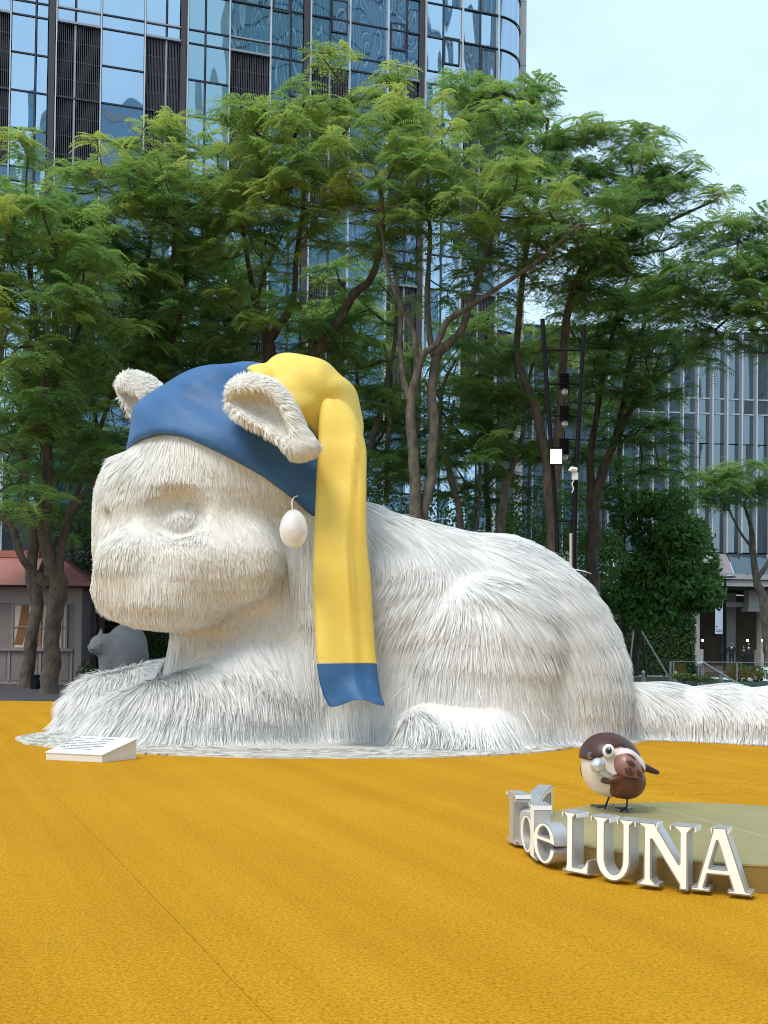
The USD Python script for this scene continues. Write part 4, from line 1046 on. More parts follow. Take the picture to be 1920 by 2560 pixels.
obj('ink_swirl', prism(LineString(arc).buffer(.07).union(LineString([(a[0] + u * .75, a[2] + hh * .72), (a[0] + u * .45, a[2] + hh * .84), (a[0] + u * .6, a[2] + hh * .9)]).buffer(.05)), .004, frame((0, YL - .047, 0), (1, 0, 0), (0, 0, 1))), 'black_gloss', bn)
for k in range(3):
    xs = a[0] + u * (.16 + .27 * k)
    obj('ink_mark', prism(unary_union([sbox(xs, a[2] + hh * .07, xs + u * .2, a[2] + hh * .085), sbox(xs + u * .07, a[2] + hh * .05, xs + u * .11, a[2] + hh * .13), sbox(xs, a[2] + hh * .11, xs + u * .2, a[2] + hh * .122)]), .004, frame((0, YL - .047, 0), (1, 0, 0), (0, 0, 1))), 'ink', bn)
obj('ink_mark', prism(Point(a[0] + u * .2, a[2] + hh * .2).buffer(.05), .004, frame((0, YL - .047, 0), (1, 0, 0), (0, 0, 1))), 'ink', bn)

bol = None
for px, py, lab in ((1608, 1700, 'white pointed bollard below the propped young tree'), (1688, 1700, 'white pointed bollard behind the left end of the glass railing'), (1802, 1697, 'white pointed bollard behind the sloping handrail')):
    Yb = 44.0; p = W(px, py, Yb)
    if bol is None:
        bol = thing('bollard', lab, 'bollard', 'white bollards along the lawn', loc=(p[0], Yb, 0))
        obj('shaft', tube([(0, 0, 0), (0, 0, .1), (0, 0, .45)], [.14, .11, .05], 10), 'concrete', bol)
        mb = trimesh.creation.icosphere(2, .065); mb.apply_translation((0, 0, .50)); obj('ball', mb, 'sign_white', bol, smooth=True)
    else:
        copy_of(bol, lab, (p[0], Yb, 0))
YR = 40.0
rl = thing('glass_railing', 'low glass railing with steel posts and a sloping handrail above the straw tail', 'railing')
for px, w in ((1676, .07), (1684, .05), (1746, .04), (1753, .04), (1758, .06), (1842, .05)):
    p = W(px, 1655, YR); obj('post', box((p[0] - w / 2, YR - .03, 0), (p[0] + w / 2, YR + .03, p[2])), 'rail_metal', rl)
zr = W(1790, 1655, YR)[2]
for p0, p1 in ((1687, 1745), (1760, 1841), (1844, 1990)):
    obj('glass_panel', box((W(p0, 1655, YR)[0] + .03, YR - .008, .08), (W(p1, 1655, YR)[0] - .03, YR + .008, zr - .02)), 'rail_glass', rl)
obj('top_rail', box((W(1674, 1655, YR)[0], YR - .03, zr - .012), (W(1748, 1655, YR)[0], YR + .03, zr + .012)), 'rail_metal', rl)
obj('top_rail', box((W(1752, 1655, YR)[0], YR - .03, zr - .012), (W(1990, 1655, YR)[0], YR + .03, zr + .012)), 'rail_metal', rl)
obj('handrail', tube([W(1752, 1655, YR - .1), W(1758, 1656, YR - .1), W(1828, 1699, YR - .1), W(1850, 1712, YR - .1)], .035, 8), 'steel', rl)
for px in (1746, 1753):
    m = trimesh.creation.icosphere(1, .05); m.apply_translation(W(px, 1657, YR - .12)); obj('post_cap', m, 'sign_white', rl, smooth=True)

# white car on the lower road
car = thing('parked_car', 'white car parked on the lower road behind the glass railing', 'car', loc=(19.75, 59, -1.05))


def car_body(p):
    d = sd_ell(p, (0, 0, .55), (.92, 2.1, .42), pw=3.2)
    d = smin(d, sd_ell(p, (0, .3, .95), (.74, 1.25, .58), pw=2.6), .12)
    return np.maximum(d, .22 - p[:, 2])


obj('body', nets(car_body, (-1.1, -2.3, .1), (1.1, 2.3, 1.7), .05), 'car_white', car, smooth=True)
obj('windscreen', trimesh.convex.convex_hull([(-.62, -.98, .98), (.62, -.98, .98), (.5, -.55, 1.38), (-.5, -.55, 1.38), (-.62, -.9, .95), (.62, -.9, .95)]), 'car_dark', car)
obj('grille', box((-.45, -2.13, .42), (.45, -2.05, .56)), 'car_dark', car)
for sx in (-1, 1):
    obj('headlight', box((sx * .5 - .16, -2.02, .62), (sx * .5 + .16, -1.9, .74)), 'car_dark', car)
    for sy in (-1.3, 1.35):
        w_ = trimesh.creation.cylinder(.31, .2, transform=trimesh.transformations.rotation_matrix(np.pi / 2, [0, 1, 0])); w_.apply_translation((sx * .82, sy, .31)); obj('wheel', w_, 'black_metal', car)


# people under the arcade
def person(label, px, foot, h, lean, shirt, seed):
    """Standing figure: one continuous body with a head, arms and legs; clothing as a jacket part."""
    Y = 80.0; base = W(px, 1600, Y)
    t = thing('person', label, 'person', 'people under the arcade', loc=(base[0], Y, 0), rotz=lean)
    k = h / 1.75

    def body(p):
        p = p / k
        d = sd_ell(p, (0, 0, 1.63), (.075, .095, .115))
        d = smin(d, sd_cap(p, (0, .01, 1.40), (0, 0, 1.54), .055, .05), .03)
        d = smin(d, sd_ell(p, (0, .01, 1.22), (.19, .12, .27)), .05)
        d = smin(d, sd_ell(p, (0, .01, .95), (.16, .115, .16)), .06)
        for s in (-1, 1):
            d = smin(d, sd_cap(p, (s * .09, 0, .92), (s * .10, -.01, .5), .085, .06), .03)
            d = smin(d, sd_cap(p, (s * .10, -.01, .5), (s * .11, .02, .08), .058, .04), .02)
            d = smin(d, sd_cap(p, (s * .11, .03, .04), (s * .12, -.15, .035), .042, .035), .02)
            d = smin(d, sd_cap(p, (s * .20, .01, 1.38), (s * .26, .02, 1.10), .055, .045), .03)
            d = smin(d, sd_cap(p, (s * .26, .02, 1.10), (s * .17, -.16, .95), .042, .032), .02)
            d = smin(d, sd_ell(p, (s * .15, -.2, .93), (.035, .05, .05)), .02)
        d = smin(d, sd_ell(p, (0, -.10, 1.61), (.015, .03, .025)), .015)
        return d * k
    obj('body', nets(body, np.array([-.4, -.35, -.05]) * k, np.array([.4, .35, 1.85]) * k, .022), 'clothes', t, smooth=True)
    hm = trimesh.creation.icosphere(2, 1.0); hm.apply_scale((.083 * k, .10 * k, .09 * k)); hm.apply_translation((0, .02 * k, 1.68 * k)); obj('hair', hm, 'black_gloss', t, smooth=True)
    fm = trimesh.creation.icosphere(2, 1.0); fm.apply_scale((.06 * k, .05 * k, .085 * k)); fm.apply_translation((0, -.06 * k, 1.61 * k)); obj('face', fm, 'skin', t, smooth=True)
    if shirt:
        obj('collar', trimesh.convex.convex_hull(np.array([(-.07, -.09, 1.44), (.07, -.09, 1.44), (0, -.13, 1.27), (0, -.08, 1.3), (-.06, -.05, 1.42), (.06, -.05, 1.42)]) * k), 'shirt', t)


person('person in a dark jacket standing at the left of the pair beside the banner', 1811, 0, 1.66, .3, 0, 1)
person('taller person in dark clothes with pale collar standing left, near the banner', 1829, 0, 1.75, -.2, 1, 2)
person('shorter person in dark clothes with pale collar standing by the inner pillar', 1858, 0, 1.5, .4, 1, 3)
person('person in dark clothes with a white emblem standing beside the inner pillar', 1872, 0, 1.72, -.3, 1, 4)

# ------------------------------------------------------------------ the straw cat
cat = thing('straw_cat', 'giant white straw cat sculpture lying on a mat, wearing a blue and yellow headscarf', 'sculpture')
YC = 19.3
DIRF = np.array([-.707, -.707, 0])


def Z(px, py, Y):
    return W(px, py, Y)


hc = Z(502, 1330, 18.35)
tc_ = Z(582, 1172, 18.4)


# planes of the headscarf
# lower rim: a plane that dips to the right, level from front to back
def rim_px(px):
    return np.interp(px, [300, 340, 400, 460, 562, 658, 730, 783, 860], [1108, 1090, 1083, 1096, 1144, 1193, 1241, 1284, 1340])


def to_px(p):
    d = p - EYE; dep = d @ F_
    return CX + FPX * (d @ R_) / dep, PCY - FPX * (d @ U_) / dep


# the rim is a smooth cut across the head: along the head's own left-right axis, same from front to back
XS = np.linspace(-5.2, .6, 60)
ZS = np.array([Z(0, 0, 1)[2]] * 60)
_px = np.array([to_px(np.array([[x, 17.0, 3.5]]))[0][0] for x in XS])
ZS = np.array([W(px, rim_px(px), 17.0)[2] for px in _px])


def rim_z(p):
    """Height of the scarf's lower rim above the ground at p; it runs back level along the depth."""
    x = p[:, 0] * (17.0 / np.clip(p[:, 1], 15, 25)) ** .6
    return np.interp(x, XS, ZS) + .02 * (p[:, 1] - 17)


# headscarf: blue wrap, yellow crown
def folds(p):
    """Gentle drapery of the wrap, running round the head."""
    q = np.stack([p[:, 0] * .55 + p[:, 2] * .5, p[:, 1] * .5, p[:, 2] * 1.25 + p[:, 0] * .75], 1)
    w_ = meshkit.noise(p * .9, 12) * 3.0
    return (meshkit.fbm(q * 1.15, 2, 4) - .5) * .34 + .115 * np.sin(5.2 * (p[:, 2] * 1.0 - p[:, 0] * .42) + w_) * np.clip((p[:, 2] - rim_z(p)) / .7, 0, 1)


YB1, YB2 = Z(604, 915, 18.0), Z(800, 1092, 17.2)


def side_yellow(p):
    """Positive on the yellow side: above the line from the crown's front to the knot."""
    px, py = to_px(np.column_stack([p[:, 0], p[:, 1] * 0 + 17.6, p[:, 2]]))
    return ((px - 610) * .686 - (py - 918) * .727) * 17.6 / FPX


def sd_wrap(p):
    d = sd_ell(p, tc_, (1.70, 1.76, 1.61))
    return d + folds(p) * .7


def sd_blue(p):
    return smax(sd_wrap(p), rim_z(p) - p[:, 2], .08)


def sd_head(p):
    d = sd_ell(p, hc, (1.56, 1.5, 1.50), yaw=math.radians(45), pw=2.7)
    d = smin(d, sd_ell(p, tc_, (1.58, 1.60, 1.50)), .2)
    # muzzle, cheeks, chin
    d = smin(d, sd_ell(p, Z(348, 1398, 17.08), (.62, .52, .44), yaw=math.radians(45)), .28)
    d = smin(d, sd_ell(p, Z(470, 1405, 16.95), (.55, .40, .36)), .26)
    d = smin(d, sd_ell(p, Z(325, 1250, 17.3), (.28, .34, .55)), .30)
    d = smin(d, sd_ell(p, Z(600, 1400, 17.25), (.62, .55, .55)), .35)
    d = smin(d, sd_ell(p, Z(400, 1486, 17.33), (.93, .78, .50)), .36)
    d = smin(d, sd_ell(p, Z(318, 1442, 17.42), (.40, .55, .36)), .3)
    # eye hollows and the lids inside them
    e2 = Z(262, 1290, 17.3)
    d = smax(d, -sd_ell(p, e2, (.12, .18, .14)), .25)
    up_ = p[:, 2] > rim_z(p)
    return np.where(up_, np.maximum(d, sd_wrap(p) + .07), d)


def sd_body(p):
    d = sd_ell(p, Z(1250, 1725, YC), (2.10, 1.80, 2.30), drop=True)
    d = smin(d, sd_cap(p, Z(1190, 1600, YC), Z(900, 1530, YC), 1.76, 1.78, drop=True), .5)
    d = smin(d, sd_cap(p, Z(850, 1550, 19.2), Z(640, 1350, 18.8), 1.6, 1.35), .5)
    d = smin(d, sd_ell(p, Z(640, 1640, 19.0), (1.42, 1.32, 1.6), drop=True), .5)
    for ch in (((345, .06, 17.82, .74), (425, .17, 17.8, .79), (534, .42, 17.86, .82), (640, .70, 18.05, .80), (740, .95, 18.4, .72)), ((268, .20, 19.75, .76), (400, .30, 19.75, .85), (480, .6, 19.6, .9))):
        for a, b in zip(ch[:-1], ch[1:]):
            pa, pb = W(a[0], 1800, a[2]), W(b[0], 1800, b[2]); pa[2], pb[2] = a[1], b[1]
            d = smin(d, sd_cap(p, pa, pb, a[3], b[3], drop=True), .15 + .4 * np.clip((p[:, 0] + 3.0) / 1.0, 0, 1))
    d = smin(d, sd_ell(p, Z(1215, 1640, 17.78), (1.06, .74, 1.24), drop=True), .15)
    pa, pb = W(1068, 1800, 17.40), W(1215, 1800, 17.45); pa[2], pb[2] = .08, .15
    d = smin(d, sd_cap(p, pa, pb, .54, .62, drop=True), .09)
    return d


TAIL = [(1500, 19.5, .5, .52), (1640, 19.45, .44, .46), (1790, 19.15, .42, .46), (1960, 18.6, .44, .48), (2180, 17.6, .44, .48)]


def sd_tail(p):
    d = None
    for a, b in zip(TAIL[:-1], TAIL[1:]):
        pa, pb = W(a[0], 1800, a[1]), W(b[0], 1800, b[1]); pa[2], pb[2] = a[2], b[2]
        e = sd_cap(p, pa, pb, a[3], b[3], drop=True); d = e if d is None else smin(d, e, .2)
    return d


def sd_cat(p):
    d = smin(sd_body(p), sd_head(p), .22)
    d = smax(d, -sd_ell(p, Z(441, 1282, 16.84), (.43, .22, .38)), .24)
    d = smin(d, sd_ell(p, Z(460, 1306, 17.17), (.29, .27, .25)), .07)
    d = smin(d, sd_tail(p), .12)
    return np.maximum(d, .06 - p[:, 2])


body = nets(sd_cat, (-6.2, 16.2, .0), (8.6, 21.8, 6.6), .062)
soften(body, 4)
obj('body', body, 'straw_base', cat, smooth=True)


def fur(mesh, n, flow, length, width, seed, keep=None, lift=.16, segs=4, jit=.16, droop=.0, floor=.012, comb=.35, rows_=False):
    """Flat straw blades combed over a surface; each blade is a separate ribbon of a few quads."""
    rng = np.random.default_rng(seed)
    P, fi = trimesh.sample.sample_surface(mesh, n, seed=seed)
    nn = mesh.face_normals[fi]
    vn = mesh.vertex_normals[mesh.faces[fi]].mean(1); vn /= np.linalg.norm(vn, axis=1, keepdims=True)
    if keep is not None:
        k = keep(P, vn); P, vn = P[k], vn[k]
    k = (vn[:, 1] < .45) | (rng.uniform(0, 1, len(P)) < .12)
    P, vn = P[k], vn[k]
    n = len(P)
    wv_ = np.stack([meshkit.noise(P * 3.1, 40 + c) for c in range(3)], 1) - .5
    g = flow(P, vn) + rng.normal(0, jit, (n, 3)) + wv_ * comb
    t = g - vn * (g * vn).sum(1, keepdims=True); t /= np.linalg.norm(t, axis=1, keepdims=True) + 1e-9
    if rows_:
        fr = (P[:, 2] / .34 + meshkit.noise(P * .8, 9) * 1.2) % 1.0 - .5
        P = P + t * (fr * .34 * .5 * (np.abs(t[:, 2]) > .4))[:, None]
    L = length(P, vn) * rng.uniform(.7, 1.2, n)
    lf = lift * rng.uniform(.3, 1.3, n)
    rows = []
    for s in np.linspace(0, 1, segs):
        q = P + (L * s)[:, None] * t + (L * lf * (1.1 * s - .35 * s * s))[:, None] * vn + (L * droop * s * s)[:, None] * np.array([0, 0, -1.0])
        lowq = np.maximum(floor + rng.uniform(0, .03, n) - q[:, 2], 0)
        hn = vn.copy(); hn[:, 2] = 0; hn /= np.linalg.norm(hn, axis=1, keepdims=True) + 1e-9
        q = q + hn * lowq[:, None] * .75; q[:, 2] += lowq
        rows.append(q)
    sd_ = np.cross(t, vn); th_ = rng.normal(0, .4, n)[:, None]; sd_ = sd_ * np.cos(th_) + vn * np.sin(th_)
    wv = width * rng.uniform(.7, 1.35, n)
    V = []
    for k, q in enumerate(rows):
        w_ = (wv * (1 - .62 * (k / (segs - 1)) ** 2))[:, None] * .5
        V += [q - sd_ * w_, q + sd_ * w_]
    V = np.stack(V, 1).reshape(-1, 3); i = np.arange(n)[:, None] * (2 * segs); Fc = []
    for k in range(segs - 1):
        Fc += [i + [2 * k, 2 * k + 1, 2 * k + 3], i + [2 * k, 2 * k + 3, 2 * k + 2]]
    return V, np.vstack(Fc)


def on_head(P):
    return sd_head(P) < sd_body(P) - .02


def keep_body(P, n_):
    cov = (P[:, 2] > rim_z(P) + .02) & (P[:, 2] > 2.9) & (sd_head(P) < .25)
    return ~cov & (P[:, 2] > .09) & (sd_blue(P) > .015)


NOSE = Z(300, 1345, 16.6)
THI = Z(1200, 1430, 17.6)


def flow_cat(P, n_):
    g = np.tile([.10, 0, -1.0], (len(P), 1))
    px, py = to_px(P)
    hd = on_head(P)
    # back: combed to the tail
    top = np.clip((n_[:, 2] - .45) / .4, 0, 1)[:, None] * (~hd)[:, None]
    g = g + top * np.array([1.0, -.25, 0])
    # forepaws: combed forward and down
    paw = ((px < 560) & (P[:, 2] < 1.35) & ~hd)[:, None]
    wl = np.clip((600 - px) / 260, 0, 1)[:, None] * np.clip((1.4 - P[:, 2]) / .5, 0, 1)[:, None]
    g = g + paw * wl * np.clip(n_[:, 2:3] * 1.6, 0, 1) * np.array([-.95, -.15, -.1])
    # hind foot
    hf = np.clip(1 - np.abs(px - 1080) / 170, 0, 1) * np.clip((.95 - P[:, 2]) / .3, 0, 1) * (P[:, 1] < 18.2)
    g = g + hf[:, None] * np.array([-.7, -.3, 0])
    # thigh: fans out from its top
    dv = P - THI; r = np.linalg.norm(dv, axis=1)
    fan = np.exp(-(r / 1.3) ** 2) * (P[:, 1] < 18.6)
    g = g + fan[:, None] * np.stack([dv[:, 0], 0 * r, 0 * r], 1) * 1.3
    # head: forehead falls forward, cheeks and chin fan away from the nose
    dn = P - NOSE; dn /= np.linalg.norm(dn, axis=1, keepdims=True) + 1e-9
    g = np.where(hd[:, None], np.array([-.12, -.1, -1.0]) + .38 * dn, g)
    return g


def len_cat(P, n_):
    px, py = to_px(P); hd = on_head(P)
    L = np.full(len(P), .52)
    L = np.where(P[:, 2] < .9, .42, L)
    L = np.where(n_[:, 2] > .8, .44, L)
    L = np.where(hd, np.interp(py, [1090, 1180, 1260], [.32, .24, .15]), L)
    L = np.where(hd & (py > 1430), .22, L)
    near = np.hypot(px - 445, (py - 1285) * 1.15)
    L = np.where(hd & (near < 150), np.minimum(L, .09 + .22 * np.clip((near - 85) / 90, 0, 1)), L)
    return L


V, Fc = fur(body, 380000, flow_cat, len_cat, .0105, 5, keep_body, lift=.055, jit=.035, rows_=True, comb=.07, droop=.06)
tones(obj('straw_coat', (V, Fc), 'straw', cat, kind='stuff'), np.repeat(np.random.default_rng(1).uniform(0, 1, len(V) // 8), 8))
# denser coat on the face, whose straw is finer
headmesh = body.submesh([np.nonzero(on_head(body.triangles_center) & (body.triangles_center[:, 1] < 18.9))[0]], append=True)
V, Fc = fur(headmesh, 100000, flow_cat, len_cat, .0095, 6, keep_body, lift=.11, jit=.06, comb=.12)
tones(obj('face_straw', (V, Fc), 'straw_cream', cat, kind='stuff'), np.repeat(np.random.default_rng(1).uniform(0, 1, len(V) // 8), 8))
# fringe that hangs to the mat, and a few loose blades that stand up
low = body.submesh([np.nonzero(body.triangles_center[:, 2] < .55)[0]], append=True)
V, Fc = fur(low, 52000, flow_cat, lambda P, n_: .30 + P[:, 2] * .5, .0115, 8, lambda P, n_: P[:, 2] > .1, lift=.12, jit=.08)
tones(obj('hem_straw', (V, Fc), 'straw', cat, kind='stuff'), np.repeat(np.random.default_rng(1).uniform(0, 1, len(V) // 8), 8))
V, Fc = fur(body, 260, flow_cat, lambda P, n_: np.full(len(P), .36), .016, 9, lambda P, n_: keep_body(P, n_) & (P[:, 2] > .6) & ~on_head(P), lift=.55, jit=.35)
tones(obj('loose_straw', (V, Fc), 'straw', cat, kind='stuff'), np.repeat(np.random.default_rng(1).uniform(0, 1, len(V) // 8), 8))


blue = nets(sd_blue, (-4.9, 16.2, 2.6), (.8, 20.6, 6.6), .05)
soften(blue, 8)
wrap = obj('headscarf', blue, 'blue_fabric', cat, smooth=True)
KN = Z(806, 985, 17.3)


def sd_yel(p):
    d = sd_ell(p, Z(738, 1022, 17.98), (.66, .90, .66))
    d = smin(d, sd_ell(p, Z(783, 985, 18.3), (.84, 1.15, .49), tilt=math.radians(-30)), .07)
    d = smin(d, sd_ell(p, Z(832, 1050, 18.35), (.47, 1.0, .62), tilt=math.radians(12)), .06)
    d = smin(d, sd_ell(p, Z(660, 990, 18.1), (.50, 1.0, .45)), .08)
    a = np.arctan2(p[:, 2] - KN[2], p[:, 0] - KN[0])
    r = np.linalg.norm((p - KN)[:, [0, 2]], axis=1)
    d = d + .026 * np.sin(6.0 * a + 1.6 * r + .6) * np.clip(r / .6, 0, 1) * np.exp(-(r / 1.2) ** 2)
    d = smax(d, -side_yellow(p) - .01, .06)
    return d


yel = nets(sd_yel, (-3.2, 16.4, 4.2), (.6, 20.2, 6.6), .045)
soften(yel, 5)
obj('scarf_crown', yel, 'yellow_fabric', cat, smooth=True)

# the hanging end of the scarf: rows of (left, fold, right) in pixels and the distance
ROWS = [(982, 804, 812, 818, 17.42), (1000, 801, 852, 857, 17.30), (1025, 799, 876, 882, 17.22), (1060, 797, 893, 900, 17.15), (1090, 796, 898, 909, 17.10), (1130, 795, 893, 916, 17.02), (1200, 791, 884, 916, 16.95), (1254, 789, 880, 916, 16.9), (1352, 785, 877, 917, 16.85),
        (1444, 783, 879, 927, 16.82), (1520, 785, 886, 931, 16.80), (1580, 788, 891, 935, 16.78), (1630, 790, 894, 939, 16.76), (1657, 792, 897, 942, 16.75)]
HEM = [(1660, 792, 898, 942, 16.745), (1702, 798, 902, 947, 16.72), (1735, 809, 908, 953, 16.66), (1752, 818, 912, 960, 16.60), (1760, 824, 915, 962, 16.57)]


def strip_mesh(rows, hem=False):
    rows = smooth_path(np.array(rows, float), 4); V, nC = [], 0
    for kr, (py, l, fo, r, Y) in enumerate(rows):
        pts = []
        wv = (r - l)
        us = np.linspace(0, 1, 15)
        fu = np.clip((fo - l) / max(wv, 1), .5, .98)
        for u in us:
            px = l + wv * u
            dy = .10 * (abs(2 * u - 1) ** 6)                      # edges roll back
            dy += .07 / (1 + math.exp(-(u - fu) * 60)) - .035 * math.exp(-((u - fu + .03) / .035) ** 2)
            dy += .035 * math.sin(3.1 * u + py * .011) + .02 * math.sin(7 * u - py * .017)
            sag = 0.0
            if hem:
                w_ = np.clip((py - 1690) / 70, 0, 1); sag = w_ * (9 * math.cos(2 * math.pi * (u - .04)) * (1 if u < .8 else .8) - 2); dy += w_ * .10 * math.sin(u * 6.5 + .5)
            pts.append(W(px, py + sag, Y + dy))
        pts = np.array(pts)
        back = pts[::-1] + np.array([0, .09, 0]) + (np.array([1, 0, 0]) * np.linspace(-.02, .02, 15)[:, None])
        ring = np.vstack([pts, back]); nC = len(ring); V.append(ring)
    n = len(V); V = np.vstack(V); Fq = []
    for k in range(n - 1):
        for j in range(nC):
            a, b = k * nC + j, k * nC + (j + 1) % nC
            Fq.append([a, a + nC, b + nC, b])
    for base, flip in ((0, 0), ((n - 1) * nC, 1)):
        h = nC // 2
        for j in range(h - 1):
            q = [base + j, base + j + 1, base + nC - 2 - j, base + nC - 1 - j]
            Fq.append(q[::-1] if flip else q)
    m = trimesh.Trimesh(V, np.vstack([np.array(Fq)[:, [0, 1, 2]], np.array(Fq)[:, [0, 2, 3]]]), process=False)
    return m


obj('scarf_end', strip_mesh(ROWS), 'yellow_fabric', cat, smooth=60)
obj('scarf_hem', strip_mesh(HEM, True), 'blue_fabric', cat, smooth=60)
# pearl
pm = trimesh.creation.icosphere(4, 1.0); vz = pm.vertices[:, 2]; pm.vertices[:, :2] *= (1 - .04 * vz)[:, None]
pm.apply_scale((35 * 16.35 / FPX, 35 * 16.35 / FPX, 49 * 16.35 / FPX)); pm.apply_translation(Z(734, 1322, 16.35))
pe = obj('pearl_earring', pm, 'pearl', cat, smooth=True)
obj('hook', tube(smooth_path([Z(732, 1276, 16.35), Z(730, 1262, 16.36), Z(731, 1250, 16.45), Z(736, 1243, 16.6), Z(744, 1240, 16.9)], 4), .008, 6), 'white_wire', pe)

# ears
EAR = [(559, 1001), (565, 963), (591, 938), (621, 928), (659, 936), (692, 948), (717, 976), (737, 1006), (755, 1047), (775, 1077), (793, 1100), (793, 1120), (775, 1146), (760, 1156), (730, 1156), (715, 1146), (702, 1125), (677, 1105), (649, 1080), (608, 1067), (586, 1047), (568, 1024)]
EAR2 = [(287, 950), (300, 935), (325, 922), (345, 925), (375, 935), (400, 955), (418, 975), (405, 985), (385, 1010), (374, 1020), (352, 1052), (337, 1086), (325, 1060), (312, 1030), (300, 1000), (290, 975)]
EARIN = [(569, 998), (590, 972), (640, 966), (684, 982), (708, 1014), (726, 1050), (738, 1092), (718, 1114), (698, 1096), (660, 1073), (616, 1046), (584, 1022)]
EARIN2 = [(303, 968), (322, 968), (350, 985), (362, 1000), (358, 1030), (344, 1055), (336, 1080), (326, 1050), (314, 1012)]


def ear(outer, inner, Y, nrm, depth, dish, seed, bulge):
    """A cupped ear: outline on a tilted plane, a soft rim, a hollow inside and a rounded back."""
    nrm = np.asarray(nrm, float); nrm /= np.linalg.norm(nrm)
    c0 = W(np.mean([p[0] for p in outer]), np.mean([p[1] for p in outer]), Y)
    ex = np.cross([0, 0, 1], nrm); ex = -ex if ex[0] < 0 else ex; ex /= np.linalg.norm(ex); ez = np.cross(nrm, ex); ez = -ez if ez[2] < 0 else ez

    def flat(poly):
        out = []
        for px, py in poly:
            d = W(px, py, 1.0 + 0 * Y) - EYE; t = ((c0 - EYE) @ nrm) / (d @ nrm); q = EYE + d * t - c0; out.append((q @ ex, q @ ez))
        return Polygon(out).buffer(0)
    po, pi_ = flat(outer).buffer(-.045), flat(inner)
    x0, y0, x1, y1 = po.bounds; h = .02
    gx, gy = np.arange(x0 - .2, x1 + .2, h), np.arange(y0 - .2, y1 + .2, h)
    from shapely import contains_xy
    XX, YY = np.meshgrid(gx, gy, indexing='ij')
    def sdist(pl):
        ins = contains_xy(pl, XX, YY); return ndimage.distance_transform_edt(ins) * h - ndimage.distance_transform_edt(~ins) * h
    do, di = ndimage.gaussian_filter(sdist(po), 1.5), ndimage.gaussian_filter(sdist(pi_), 1.5)
    smp = lambda F, q: ndimage.map_coordinates(F, [(q[:, 0] - gx[0]) / h, (q[:, 1] - gy[0]) / h], order=1, mode='nearest')

    def fn(p):
        q = p - c0; l = np.stack([q @ ex, q @ ez], 1); w = q @ nrm
        a, b = smp(do, l), smp(di, l)
        dep = depth * np.sqrt(np.clip(a, 0, .4) / .4)
        front = .16 * np.sqrt(np.clip(a, 0, .16) / .16) - dish * (1 - np.exp(-(np.clip(b, 0, 1) / .13) ** 1.3))
        back = -dep * bulge
        return np.maximum(-a, np.maximum(w - front, back - w))
    R = max(x1 - x0, y1 - y0) * .75
    m = nets(fn, c0 - R, c0 + R, .035)
    soften(m, 6)

    def flow(P, n_):
        q = P - c0; a = smp(do, np.stack([q @ ex, q @ ez], 1)); b = smp(di, np.stack([q @ ex, q @ ez], 1)); w = q @ nrm
        out = (q @ ex)[:, None] * ex + (q @ ez)[:, None] * ez; out /= np.linalg.norm(out, axis=1, keepdims=True) + 1e-9
        inside = (b > 0)[:, None]
        return np.where(inside, np.array([.15, 0, -.5]), -nrm * .35 + out * .55 + np.array([.42, 0, -.62]))
    def ln(P, n_):
        q = P - c0; b = smp(di, np.stack([q @ ex, q @ ez], 1)); return np.where(b > 0, .06, .125)
    e = obj('ear', m, 'straw_base', cat, smooth=True)
    V, Fc = fur(m, 26000 if seed == 31 else 16000, flow, ln, .011, seed, lift=.22, jit=.12)
    tones(obj('ear_straw', (V, Fc), 'straw_cream', e, kind='stuff'), np.repeat(np.random.default_rng(1).uniform(0, 1, len(V) // 8), 8))


ear(EAR, EARIN, 16.36, (-.30, -.93, -.08), .85, .42, 31, 1.0)
ear(EAR2, EARIN2, 19.15, (-.40, -.91, -.02), .75, .45, 32, 1.0)

# ------------------------------------------------------------------ wedge sign
a, b, c = G(115, 1904), G(255, 1911), G(340, 1901.5)
d_ = a + c - b
up = np.array([0, 0, 1.0])
z1 = 21.5 * b[1] / FPX; z2 = 52 * c[1] / FPX
ws = thing('info_sign', 'low white wedge shaped information sign on the carpet in front of the straw paws', 'sign')
base = [p + up * .024 for p in (a, b, c, d_)]
topv = [a + up * z1, b + up * z1, c + up * z2, d_ + up * z2]
obj('wedge', trimesh.convex.convex_hull(np.array(base + topv)), 'sign_side', ws)
ex = (topv[1] - topv[0]); ey = (topv[3] - topv[0]); nn = np.cross(ex, ey); nn /= np.linalg.norm(nn)
o = topv[0] + nn * .004 - ex * .012 - ey * .012
pl = [o, o + ex * 1.024, o + ex * 1.024 + ey * 1.024, o + ey * 1.024]
obj('face_plate', trimesh.convex.convex_hull(np.array(pl + [p + nn * .012 for p in pl])), 'sign_white', ws)
rr = np.random.default_rng(77)
Wd, Ht = np.linalg.norm(ex), np.linalg.norm(ey)
T = frame(topv[0] + nn * .0175, ex, ey)


def glyphs(x0, x1, y, h, gap=1.1):
    out = []; x = x0
    while x + h * .9 < x1:
        if rr.uniform() < .07:
            x += h * gap * .8; continue
        for k in range(rr.integers(2, 4)):
            yy = y + h * rr.uniform(0, .8); out.append(sbox(x, yy, x + h * rr.uniform(.6, .95), yy + h * .2))
        xx = x + h * rr.uniform(.15, .7); out.append(sbox(xx, y, xx + h * .14, y + h))
        x += h * gap
    return unary_union(out)


lines = [(.12, .48, .83, .055), (.64, .84, .855, .03), (.62, .84, .80, .03), (.10, .50, .68, .042), (.56, .84, .68, .042), (.10, .84, .585, .042), (.10, .80, .49, .04), (.10, .86, .40, .04), (.10, .80, .31, .04), (.12, .72, .22, .04)]
for x0, x1, y, h in lines:
    obj('text_line', prism(glyphs(x0 * Wd, x1 * Wd, y * Ht, h * Ht), .002, T), 'ink', ws)

